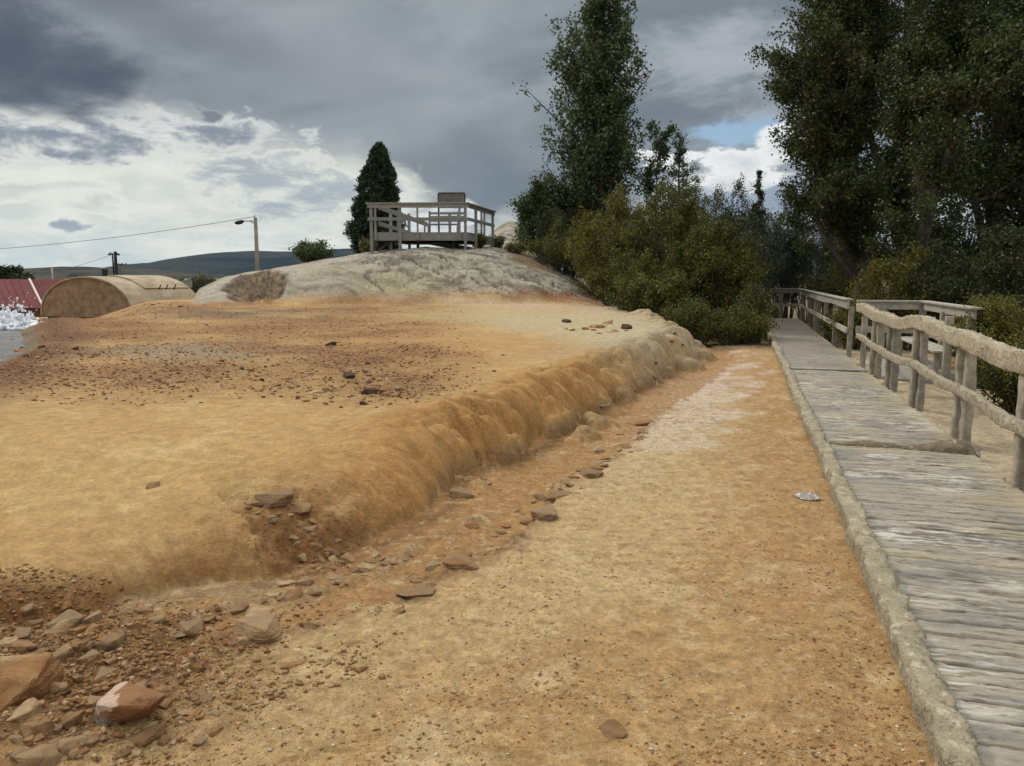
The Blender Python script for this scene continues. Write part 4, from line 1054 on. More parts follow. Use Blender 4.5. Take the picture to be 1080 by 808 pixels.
def grow(name, label, cat, base, limbs, nb, lenf, up, leafmat, lsize, nleaf, seed, spread=.18, sub=9, t0=.25, barkmat=None, group=None, aspect=.6, droop=0, crown='crown', bend=.25, lens=.38, keep=None, z_lo=0.0, dirbias=(0, 0), tp=0):
    """limbs: polylines [(x, y, z, r), ...] local to base. lenf(z, limb) -> branch length at a height"""
    g = np.random.RandomState(seed)
    t = empty(name, base, 0, label=label, cat=cat, group=group)
    mb = MB()
    S = []
    for li, l in enumerate(limbs):
        l = np.array(l, float); tt_ = np.linspace(0, len(l)-1, max(8, 5*(len(l)-1)))
        pts = np.stack([np.interp(tt_, np.arange(len(l)), l[:, k]) for k in range(4)], 1)
        wig = .02*np.linalg.norm(l[-1, :3]-l[0, :3]); pts[1:-1, 0] += wig*.4*np.sin(tt_[1:-1]*3+li); pts[1:-1, 1] += wig*.4*np.cos(tt_[1:-1]*2.3+li)
        mb.tube([tuple(p[:3]) for p in pts], list(pts[:, 3]), 9); S.append(pts)
    mb.build('trunk', barkmat or M_bark, t, smooth=True)
    wts = np.array([np.linalg.norm(s[-1, :3]-s[0, :3]) for s in S]); wts /= wts.sum()
    B0 = []; Bd = []; BL = []; BR = []
    for k in range(nb*5):
        if len(B0) >= nb: break
        li = g.choice(len(S), p=wts); s = S[li]; q = t0+(1-t0)*g.uniform()**.85
        i_ = q*(len(s)-1); p = np.array([np.interp(i_, np.arange(len(s)), s[:, c_]) for c_ in range(4)])
        if p[2] < z_lo: continue
        L = lenf(p[2], li)*g.uniform(.6, 1.12)
        if L <= .05 or (tp and g.uniform() > L/tp): continue
        ph = g.uniform(0, 2*math.pi); e = up+g.normal()*.22
        d = np.array([math.cos(ph)*math.cos(e)+dirbias[0], math.sin(ph)*math.cos(e)+dirbias[1], math.sin(e)]); d /= np.linalg.norm(d)
        B0.append(p[:3]); Bd.append(d); BL.append(L); BR.append(min(p[3]*.55, .012+.02*L))
    B0 = np.array(B0); Bd = np.array(Bd); BL = np.array(BL); BR = np.array(BR); n = len(B0)
    bendv = np.stack([g.normal(size=n)*.15, g.normal(size=n)*.15, np.full(n, bend)], 1)
    def bp(i, q): return B0[i]+Bd[i]*(BL[i]*q)[:, None]+bendv[i]*(BL[i]*q*q)[:, None]
    vs = []; fs = []; off = 0
    for k in range(4):
        idx = np.arange(n); a = bp(idx, np.full(n, k/4)); b_ = bp(idx, np.full(n, (k+1)/4))
        v_, f_ = tubes_np(a, b_, BR*(1-k/4*.85), BR*(1-(k+1)/4*.85)); vs.append(v_); fs.append(f_+off); off += len(v_)
    # twigs
    ti = np.repeat(np.arange(n), sub); m_ = len(ti); q = g.uniform(.15, 1.0, m_)
    s0 = bp(ti, q); td = Bd[ti]*.7+rnd_dirs(m_, g)*.95; td[:, 2] += bend*.6-droop*.5; td /= np.linalg.norm(td, axis=1)[:, None]
    tL = BL[ti]*lens*g.uniform(.5, 1.1, m_)*(1.15-.6*q)
    s1 = s0+td*tL[:, None]
    v_, f_ = tubes_np(s0, s1, np.full(m_, .008)+BR[ti]*.18, np.full(m_, .003), 3); vs.append(v_); fs.append(f_+off)
    me = mesh_np('branches', np.concatenate(vs), np.concatenate(fs)); link('branches', me, barkmat or M_bark, t)
    # leaves along twigs and tips, clumped
    li_ = g.randint(0, m_, nleaf); qq = g.uniform(.1, 1.08, nleaf)
    c = s0[li_]+td[li_]*(tL[li_]*qq)[:, None]+g.normal(size=(nleaf, 3))*spread*(.5+.5*g.uniform(size=(nleaf, 1)))
    if droop: c[:, 2] -= droop*np.abs(g.normal(size=nleaf))*spread*1.5
    if keep is not None: c = c[keep(c)]
    me = leaf_mesh(crown, c, lsize, g, aspect, droop*.5, td[li_][:len(c)] if keep is None else None, .35 if keep is None else 0)
    link(crown, me, leafmat, t)
    return t
def bush(name, label, cat, base, w_, h, leafmat, lsize, nleaf, seed, stems=26, group=None, aspect=.45, sub=10, lean=(0, 0), spread=.12, barkmat=None, fan=1.0):
    """many stems fanning from the ground"""
    g = np.random.RandomState(seed); limbs = []
    for k in range(stems):
        ph = g.uniform(0, 2*math.pi); r = math.sqrt(g.uniform())*fan; hh = h*(1-.5*r*r)*g.uniform(.75, 1.05)
        x, y = math.cos(ph)*r*w_*.42, math.sin(ph)*r*w_*.42
        bx_, by_ = x*.35, y*.35
        limbs.append([(bx_, by_, -.15, .028), (bx_+(x-bx_)*.35+lean[0]*hh*.2, by_+(y-by_)*.35+lean[1]*hh*.2, hh*.42, .02), (bx_+(x-bx_)*.75+lean[0]*hh*.6, by_+(y-by_)*.75+lean[1]*hh*.6, hh*.78, .012), (x+lean[0]*hh, y+lean[1]*hh, hh, .006)])
    return grow(name, label, cat, base, limbs, stems*7, lambda z, li: .16*h*(1.25-.6*z/h)+.12, .75, leafmat, lsize, nleaf, seed+1, spread, sub, .12, barkmat or M_bark, group, aspect, .15, 'foliage', .25, .5)
def gpt(u, D):                       # a spot on the ground at a distance, seen in a pixel column
    x = (u-540)/F*D; return (x, D, hz(x, D))
def hgt(v, D, z0): return CZ+(292-v)/F*D-z0

# tall poplar
b0_ = gpt(628, 34); h = hgt(-14, 34, b0_[2])
def lp(z, li):
    f = z/h
    return 2.2*np.interp(f, [0, .12, .25, .45, .65, .8, .92, 1], [.9, 1.15, 1.2, 1.17, 1.0, .72, .34, .05])
grow('poplar_tree', 'tall slender poplar with an airy upright crown rising above the bushes', 'tree', b0_, [[(0, 0, -.3, .24), (.1, 0, h*.3, .19), (-.05, .1, h*.6, .11), (.05, 0, h*.86, .05), (0, 0, h, .015)], [(.05, 0, h*.15, .1), (.5, .3, h*.4, .07), (.45, .2, h*.7, .02)], [(0, 0, h*.12, .1), (-.5, -.1, h*.35, .06), (-.5, .1, h*.66, .02)]],
     230, lp, .8, ML_pop, .13, 38000, 101, .17, 8, .08, M_bark, aspect=.75, bend=.35)
# dark shrub tree left of it
b0_ = gpt(584, 34.5); h = hgt(196, 34.5, b0_[2])
grow('dark_tree', 'dark rounded small tree at the left foot of the tall poplar, beside the mound', 'tree', b0_, [[(0, 0, -.3, .12), (-.3, 0, h*.4, .09), (-.6, .1, h*.9, .02)], [(.1, 0, 0, .1), (.5, .2, h*.5, .06), (.7, 0, h*.85, .02)], [(0, .1, 0, .1), (-.9, -.2, h*.35, .05), (-1.3, 0, h*.68, .02)]],
     90, lambda z, li: 1.35*(1.1-.6*z/h), .6, ML_pop, .12, 26000, 103, .16, 9, .05, aspect=.6)
# conical grey tree and thin saplings to the right of the poplar
b0_ = gpt(712, 35); h = hgt(148, 35, b0_[2])
grow('conical_tree', 'narrow conical grey green tree between the poplar and the bright cloud', 'tree', b0_, [[(0, 0, -.3, .12), (.05, 0, h*.5, .07), (0, 0, h, .015)]], 90, lambda z, li: 1.6*(1.1-z/h)+.12, .45, ML_grey, .10, 11000, 105, .12, 8, .1, aspect=.5, tp=1.5)
b0_ = gpt(688, 33.5); h = hgt(150, 33.5, b0_[2])
grow('sapling', 'thin sparse sapling just right of the tall poplar', 'tree', b0_, [[(0, 0, -.3, .07), (.0, 0, h*.5, .04), (.15, 0, h, .01)], [(0, 0, h*.4, .03), (-.6, 0, h*.8, .01)]], 46, lambda z, li: .85, .75, ML_pop, .12, 3600, 107, .12, 7, .25, aspect=.7)
b0_ = gpt(795, 34); h = hgt(184, 34, b0_[2])
grow('spire_tree', 'thin dark spire shaped tree left of the big cottonwoods', 'tree', b0_, [[(0, 0, -.3, .08), (.02, 0, h*.5, .05), (0, 0, h, .01)]], 90, lambda z, li: .85*(1.03-z/h)+.05, .6, ML_dark, .10, 7000, 109, .07, 7, .1, aspect=.5, tp=.8)
# willow thicket
WIL = 'willow bushes at the foot of the poplar'
def wb(u, D, vt, wpx, mat, seed, label, n=15000, nm='willow_bush', ls=.085, lean=(0, 0), **k):
    b0_ = gpt(u, D); h = hgt(vt, D, b0_[2]); return bush(nm, label, 'bush', b0_, wpx/F*D, h, mat, ls, n, seed, group=k.pop('group', WIL), lean=lean, **k)
wb(590, 31.5, 238, 92, ML_wil, 201, 'low olive bush at the left end of the thicket, on the mound edge', 14000)
wb(642, 28.5, 206, 118, ML_wily, 203, 'large rounded yellow olive willow in front of the tall poplar', 26000)
wb(600, 33, 215, 100, ML_dark, 205, 'dark bush filling the thicket behind its left end', 12000)
wb(690, 26.5, 204, 130, ML_wil, 207, 'tall olive willow in the middle of the thicket', 26000)
wb(728, 29, 200, 120, ML_wil, 209, 'olive willow set back below the conical grey tree', 16000)
wb(742, 24.5, 240, 130, ML_wil, 211, 'broad drooping olive willow where the terrace lip ends', 28000)
wb(772, 28, 204, 100, ML_grey, 213, 'tall grey green willow at the back right of the thicket', 14000)
wb(764, 25, 232, 84, ML_wil, 215, 'dark olive willow just left of the grey willow by the walkway end', 14000)
wb(690, 23.4, 276, 110, ML_wil, 217, 'low front willow hanging over the terrace top', 22000)
wb(652, 25.8, 268, 80, ML_wil, 219, 'small low willow at the foot of the large rounded one', 14000)
wb(776, 19.6, 326, 84, ML_wil, 221, 'small bright green bush left of the far end of the boardwalk', 11000, ls=.06)
wb(796, 20.5, 300, 34, ML_wil, 223, 'narrow bush touching the far left railing post of the boardwalk', 6000, ls=.06)
wb(730, 20.0, 318, 76, ML_wil, 225, 'low scrub under the willows beside the channel head', 9000, ls=.06)
for k, (u, D, vt, wp) in enumerate([(640, 31, 232, 120), (700, 31, 225, 120), (752, 30.5, 228, 110), (800, 35, 222, 110)]):
    wb(u, D, vt, wp, ML_dark, 230+2*k, ['dark backing bush behind the large rounded willow', 'dark backing bush behind the middle of the thicket', 'dark backing bush behind the broad drooping willow', 'dark backing bush where thicket meets the big cottonwoods'][k], 14000, ls=.11)

# big cottonwoods on the right
COT = 'big cottonwoods to the right of the boardwalk'
def LB(base, pts):                    # limb given where it is seen: (u, v, depth, radius)
    out = []
    for (u, v, y, r) in pts:
        q = at(u, v, y); out.append((q[0]-base[0], q[1]-base[1], q[2]-base[2], r))
    return out
b0_ = gpt(910, 24)
grow('cottonwood_tree', 'big cottonwood with several rising trunks whose crown forms the left edge of the dark trees', 'tree', b0_,
     [LB(b0_, [(910, 345, 24, .3), (905, 250, 24, .26), (893, 140, 24, .2), (897, 60, 24, .14), (900, -60, 24, .06), (902, -150, 24, .02)]),
      LB(b0_, [(900, 260, 24, .18), (884, 150, 23.6, .13), (876, 60, 23.5, .08), (880, -30, 23.4, .02)]),
      LB(b0_, [(893, 250, 24, .18), (905, 120, 24.2, .13), (922, 20, 24.2, .09), (935, -110, 24.2, .03)]),
      LB(b0_, [(905, 300, 24, .14), (876, 215, 23.4, .1), (856, 140, 23.3, .07), (846, 75, 23.2, .02)]),
      LB(b0_, [(905, 300, 24, .12), (868, 250, 23.2, .08), (846, 190, 23.0, .03)])],
     250, lambda z, li: np.interp(z, [0, 2, 6, 9, 13], [1.0, 1.35, 1.5, 1.4, .9]), .6, ML_cot, .092, 105000, 301, .17, 9, .12, M_barkl, COT, .7)
b0_ = gpt(968, 20)
grow('cottonwood_tree', 'cottonwood with a thick trunk leaning up to the right across bright gaps in the leaves', 'tree', b0_,
     [LB(b0_, [(968, 350, 20, .24), (970, 270, 19.4, .17), (985, 205, 18.9, .14), (1010, 140, 18.6, .12), (1032, 95, 18.5, .10), (1075, 60, 18.5, .08), (1150, 20, 18.6, .04)]),
      LB(b0_, [(1012, 135, 20, .09), (1022, 60, 20.3, .07), (1020, -40, 20.4, .03)]),
      LB(b0_, [(975, 240, 20, .1), (965, 150, 20.4, .07), (975, 40, 20.6, .05), (985, -80, 20.6, .02)]),
      LB(b0_, [(960, 130, 20.4, .05), (985, 90, 20.4, .045), (1020, 30, 20.2, .03)])],
     180, lambda z, li: np.interp(z, [0, 2, 6, 9, 13], [1.0, 1.2, 1.05, 1.2, 1.0]), .5, ML_cot, .085, 64000, 311, .16, 9, .12, M_bark, COT, .7, dirbias=(0, .3))
b0_ = gpt(1095, 21)
grow('cottonwood_tree', 'cottonwood at the right edge of the picture with long pale low branches', 'tree', b0_,
     [LB(b0_, [(1095, 350, 21, .25), (1098, 200, 21, .2), (1090, 60, 21, .14), (1080, -90, 21, .04)]),
      LB(b0_, [(1095, 240, 21, .1), (1060, 205, 20.8, .07), (1010, 215, 20.5, .04)]),
      LB(b0_, [(1097, 200, 21, .12), (1130, 100, 21, .08), (1150, -20, 21, .04)])],
     150, lambda z, li: np.interp(z, [0, 2, 6, 9, 13], [1.5, 1.7, 1.4, 1.3, 1.0]), .45, ML_cot, .10, 44000, 321, .17, 9, .1, M_barkl, COT, .7)
for k, (u, D, s) in enumerate([(940, 28, 331), (1030, 28, 341), (1150, 27, 351)]):
    b0_ = gpt(u, D); h = hgt(-110, D, b0_[2])
    grow('cottonwood_tree', ['cottonwood standing behind and between the many trunked one and the leaning one', 'cottonwood filling the dark crowns behind the leaning trunk', 'cottonwood behind the one at the right edge of the picture'][k], 'tree', b0_,
         [[(0, 0, -.3, .28), (.2, 0, h*.4, .2), (-.1, .2, h*.8, .1), (0, 0, h, .03)], [(0, 0, h*.2, .15), (1.3, .3, h*.5, .1), (1.9, 0, h*.85, .03)], [(0, 0, h*.2, .15), (-1.3, .3, h*.5, .1), (-1.7, 0, h*.85, .03)]],
         150, lambda z, li: np.interp(z, [0, 2, 6, 9, 13], [1.7, 1.8, 1.4, 1.3, 1.0]), .5, ML_cot, .13, 34000, s, .2, 9, .08, M_bark, COT, .7)
UND = 'shrubs below the cottonwoods'
wb(826, 32.5, 206, 70, ML_grey, 401, 'tall grey green willow between the thicket and the cottonwoods', 20000, ls=.07, group=UND)
wb(858, 33, 225, 100, ML_grey, 403, 'greyish shrub behind the far railing of the boardwalk', 18000, ls=.07, group=UND)
wb(897, 27, 258, 100, ML_wil, 405, 'olive shrub behind the middle of the bare railing', 20000, ls=.07, group=UND)
wb(945, 19.0, 268, 130, ML_wily, 407, 'yellowish shrub standing just behind the side bay rail', 18000, ls=.065, group=UND)
wb(1000, 18, 262, 120, ML_dark, 409, 'dark shrub behind the right end of the side bay', 16000, ls=.075, group=UND)
wb(1072, 16, 250, 150, ML_dark, 411, 'large dark shrub at the right edge behind the crusted railing', 20000, ls=.075, group=UND)
wb(905, 29, 225, 120, ML_dark, 413, 'dark tall shrub below the many trunked cottonwood', 20000, ls=.09, group=UND)
wb(985, 22.5, 215, 130, ML_dark, 415, 'dark tall shrub at the foot of the leaning cottonwood trunk', 20000, ls=.09, group=UND)
wb(1060, 22, 210, 140, ML_dark, 417, 'dark tall shrub behind the large one at the right edge', 18000, ls=.09, group=UND)
wb(1140, 19, 215, 160, ML_dark, 419, 'dark shrub mostly beyond the right edge of the picture', 14000, ls=.09, group=UND)
wb(1056, 11.8, 322, 120, ML_wily, 421, 'brownish yellow low shrub right of the side bay, behind the crusted railing', 20000, ls=.05, group=UND, spread=.08)
wb(1100, 9.5, 362, 130, ML_wil, 423, 'nearest low olive shrub under the crusted railing at the right edge', 16000, ls=.045, group=UND, spread=.07)
wb(1035, 14.5, 318, 70, ML_wily, 425, 'small yellow shrub just right of the bay corner post', 10000, ls=.05, group=UND)
wb(879, 20.6, 330, 26, ML_wil, 427, 'low green sprigs growing up through the bare railing posts', 3500, ls=.05, group=UND)
wb(902, 15.2+2.6, 322, 60, ML_wily, 429, 'low yellow green shrub seen through the corner of bare and crusted rails', 7000, ls=.05, group=UND)

# cypress behind the platform
b0_ = gpt(402, 38.5); h = hgt(158, 38.5, b0_[2]); g = np.random.RandomState(5)
cyp = empty('cypress', b0_, 0, label='dense dark cypress rising behind the left end of the viewing platform', cat='tree')
mb = MB(); mb.tube([(0, 0, -.3), (0, 0, h*.5), (.05, 0, h*.93)], [.14, .08, .015], 8); mb.build('trunk', M_bark, cyp, smooth=True)
n = 60000; zf = g.uniform(0, 1, n)**.9; ph = g.uniform(0, 2*math.pi, n)
prf = np.interp(zf, [0, .06, .2, .35, .5, .7, .85, .95, 1], [.72, .98, 1.08, 1.0, .88, .72, .5, .26, .05])
lump = 1+.5*pn(ph*1.3+3, zf*6, 501)+.34*pn(ph*4, zf*22, 502)+.2*pn(ph*9, zf*50, 503)
rr = prf*lump*g.uniform(.55, 1, n)**.4*(1.0)
c = np.stack([np.cos(ph)*rr-.28*(1-zf)**2*1.2+.1*zf, np.sin(ph)*rr, .15+zf*(h-.15)], 1)+g.normal(size=(n, 3))*.05
link('crown', leaf_mesh('crown', c, .13, g, .5, -.5), ML_cyp, cyp)
# bush on the left slope of the mound
b0_ = gpt(333, 38.0); bush('round_bush', 'small round green bush on the left shoulder of the rock mound', 'bush', b0_, 45/F*38, hgt(257, 38, b0_[2]), ML_pop, .13, 6500, 511, stems=18, spread=.14)
# tufts around the platform and on the right shoulder
tu = [(505, 266, 33.2, .55, .9, 'green weedy bush growing under the right corner of the platform'), (525, 264, 35.8, .4, .8, 'dry grass clump at the right foot of the platform'), (390, 268, 34.5, .6, .8, 'dry weeds at the foot of the cypress'), (552, 262, 40, 1.1, 1.6, 'small shrub on the rocky shoulder right of the platform'), (543, 283, 33, .35, .9, 'low weeds on the mound right of the platform')]
for k, (u, v, D, hh, ww, lb) in enumerate(tu):
    b0_ = gpt(u, D); bush('weed_clump', lb, 'plant', b0_, ww, hh, ML_wil if k in (0, 3) else ML_grass, .09, 2200, 520+k, stems=12, spread=.09, group='weeds around the platform')
# far trees
FT = 'dark trees at the far left'
for k, (u, D, vt, wp, lb) in enumerate([(8, 150, 276.5, 30, 'leftmost dark round tree above the red roof'), (22, 152, 278, 26, 'second dark tree from the left above the red roof'), (34, 149, 285, 14, 'small dark tree at the right end of those above the red roof'), (81, 170, 289, 12, 'tiny dark tree above the right part of the red roof')]):
    b0_ = gpt(u, D); h = hgt(vt, D, b0_[2]); W_ = wp/F*D
    grow('far_tree', lb, 'tree', b0_, [[(0, 0, -.3, .3), (0, 0, h*.8, .1)], [(0, 0, h*.2, .2), (-W_*.3, 0, h*.6, .1)], [(0, 0, h*.2, .2), (W_*.3, 0, h*.6, .1)]], 60, lambda z, li: W_*.42*(1.1-.45*z/h), .5, ML_dark, .55, 5000, 600+k, .4, 6, .05, group=FT)
for k, u in enumerate(np.linspace(168, 226, 9)):
    D = 155+(k*37 % 13); b0_ = gpt(u, D); h = hgt(294+(k*5 % 3), D, b0_[2]); W_ = (9+(k*3 % 5))/F*D
    mb = grow('far_tree', 'dark distant tree in the row behind the notice board', 'tree', b0_, [[(0, 0, -.3, .25), (0, 0, h*.8, .1)]], 40, lambda z, li: W_*.5*(1.1-.5*z/h), .5, ML_dark, .5, 2200, 640+k, .4, 5, .05, group='distant row of dark trees behind the notice board')
b0_ = gpt(219, 60); bush('thin_bush', 'pale leafless bush beside the left foot of the rock mound', 'bush', b0_, 22/F*60, hgt(288, 60, b0_[2]), ML_grass, .12, 500, 660, stems=16, spread=.2)
# ------------------------------------------------------------------ rocks
def rock_proto(seed, flat=1.0, planes=9, sub=3, ang=.62, nz=.10):
    """an angular broken stone: hull of a few points, edges worn, faces roughened"""
    g = np.random.RandomState(seed); bm = bmesh.new()
    for k in range(planes+6):
        p = g.normal(size=3); p /= np.linalg.norm(p); p = np.sign(p)*np.abs(p)**.75; p /= max(abs(p).max(), .8)/g.uniform(.72, 1.0); bm.verts.new(p)
    r = bmesh.ops.convex_hull(bm, input=bm.verts[:])
    bmesh.ops.delete(bm, geom=[q for q in r['geom_interior'] if isinstance(q, bmesh.types.BMVert)], context='VERTS')
    bmesh.ops.bevel(bm, geom=bm.edges[:], offset=.055, segments=1, affect='EDGES')
    bmesh.ops.triangulate(bm, faces=bm.faces[:])
    for k in range(5):
        le = [e for e in bm.edges if e.calc_length() > .17]
        if not le: break
        bmesh.ops.subdivide_edges(bm, edges=le, cuts=1); bmesh.ops.triangulate(bm, faces=bm.faces[:])
    V = np.array([v.co[:] for v in bm.verts])
    V += nz*.9*(fbm(V[:, 0]*1.8+seed, V[:, 1]*1.8+V[:, 2]*1.3, 4, 700+seed, .6))[:, None]*V
    st = fbm(V[:, 2]*7+seed, V[:, 0]*.8, 3, 741+seed); V[:, :2] *= (1+nz*.7*st)[:, None]
    V[:, 2] *= flat
    for v, c in zip(bm.verts, V): v.co = c
    bmesh.ops.recalc_face_normals(bm, faces=bm.faces[:])
    me = bpy.data.meshes.new('rock'); bm.to_mesh(me); bm.free(); me.shade_smooth()
    me.set_sharp_from_angle(angle=R(24))
    return me
def rock_mat(name, c1, c2, c3, vein=None):
    m, b = newmat(name); co = texco('Object'); n1 = noise(co, 1.6, 5, .6); n2 = noise(co, 7, 5, .7); r = objrand()
    c = cmix(smo(n1, .38, .62), c1, c2); c = cmix(smo(n2, .55, .7)*.7, c, c3)
    c = cmix(1.0, c, cmix(r, (.8, .79, .78), (1.18, 1.18, 1.18)), 'MULTIPLY')
    setin(b, 'Base Color', c); setin(b, 'Normal', bump(n2*.8+noise(co, 24, 3, .6)*.3, .6, .06)); return m
MR_tan = rock_mat('tan_rock', lin(160, 128, 90), lin(142, 106, 70), lin(176, 150, 114))
MR_grey = rock_mat('grey_rock', lin(150, 124, 94), lin(164, 134, 96), lin(116, 96, 74))
MR_rust = rock_mat('rust_rock', lin(146, 102, 64), lin(164, 124, 80), lin(120, 80, 52))
MR_pale = rock_mat('pale_rock', lin(178, 150, 114), lin(160, 128, 90), lin(194, 174, 144))
MR_dark = rock_mat('dark_rock', lin(74, 58, 44), lin(90, 70, 54), lin(56, 46, 38))
# boulder with a white cap, rusty face and grey underside
MR_big, b = newmat('banded_boulder'); co = texco('Object'); x_, y_, z_ = sep(co); n1 = noise(co, 2.2, 5, .6); n2 = noise(co, 8, 5, .7)
h_ = z_*.8+x_*.25+n1*.9-.30; c = cmix(smo(h_, -.16, -.02), lin(156, 148, 138), lin(150, 110, 74))
c = cmix(smo(n1, .5, .62)*.8, c, lin(132, 86, 56)); c = cmix(smo(z_*1.0-x_*.9+n1*.6, 1.05, 1.12), c, lin(204, 176, 152)); c = cmix(smo(n2, .58, .7)*.5, c, lin(170, 128, 92))
setin(b, 'Base Color', c); setin(b, 'Normal', bump(n2*.8+n1, .6, .06))
protos = {}
for mi, (mn, mt) in enumerate((('tan', MR_tan), ('grey', MR_grey), ('rust', MR_rust), ('pale', MR_pale), ('dark', MR_dark))):
    for k in range(3):
        me = rock_proto(10+k*3+mi*17, [.75, .6, .42][k], 10, 3); me.materials.append(mt); protos[mn, k] = me
    me = rock_proto(99+mi, .22, 12, 3, .5); me.materials.append(mt); protos[mn, 'slab'] = me
rg = random.Random(3)
def rock(u, v, wpx, mat, shape, label, group=None, name='rock', hr=None, sink=.46, rot=None, me=None, tilt=.15):
    q = hit(u, v)
    if q is None: return None
    dep = q[1]*cp-(q[2]-CZ)*sp; r = wpx/F*dep/2
    me = me or protos[mat, shape]
    o_ = bpy.data.objects.new(name, me); col.objects.link(o_)
    ht = {0: .75, 1: .6, 2: .42, 'slab': .22}.get(shape, .7)
    o_.scale = (r*1.05, r*rg.uniform(.65, .95), r*(hr or 1))
    o_.rotation_euler = (rg.uniform(-tilt, tilt), rg.uniform(-tilt, tilt), rot if rot is not None else rg.uniform(0, 6.28))
    o_.location = (q[0], q[1]+r*.3, q[2]+r*ht*(hr or 1)*(1-2*sink)*.6)
    return tag(o_, label, 'rock', group)
me = rock_proto(4, .66, 9, 4, .6, .08); me.materials.append(MR_big)
rock(137, 768, 84, 'tan', 0, 'big angular boulder with a white cap, rusty face and grey underside at the lower left', name='boulder', me=me, rot=.35, sink=.2, tilt=.1)
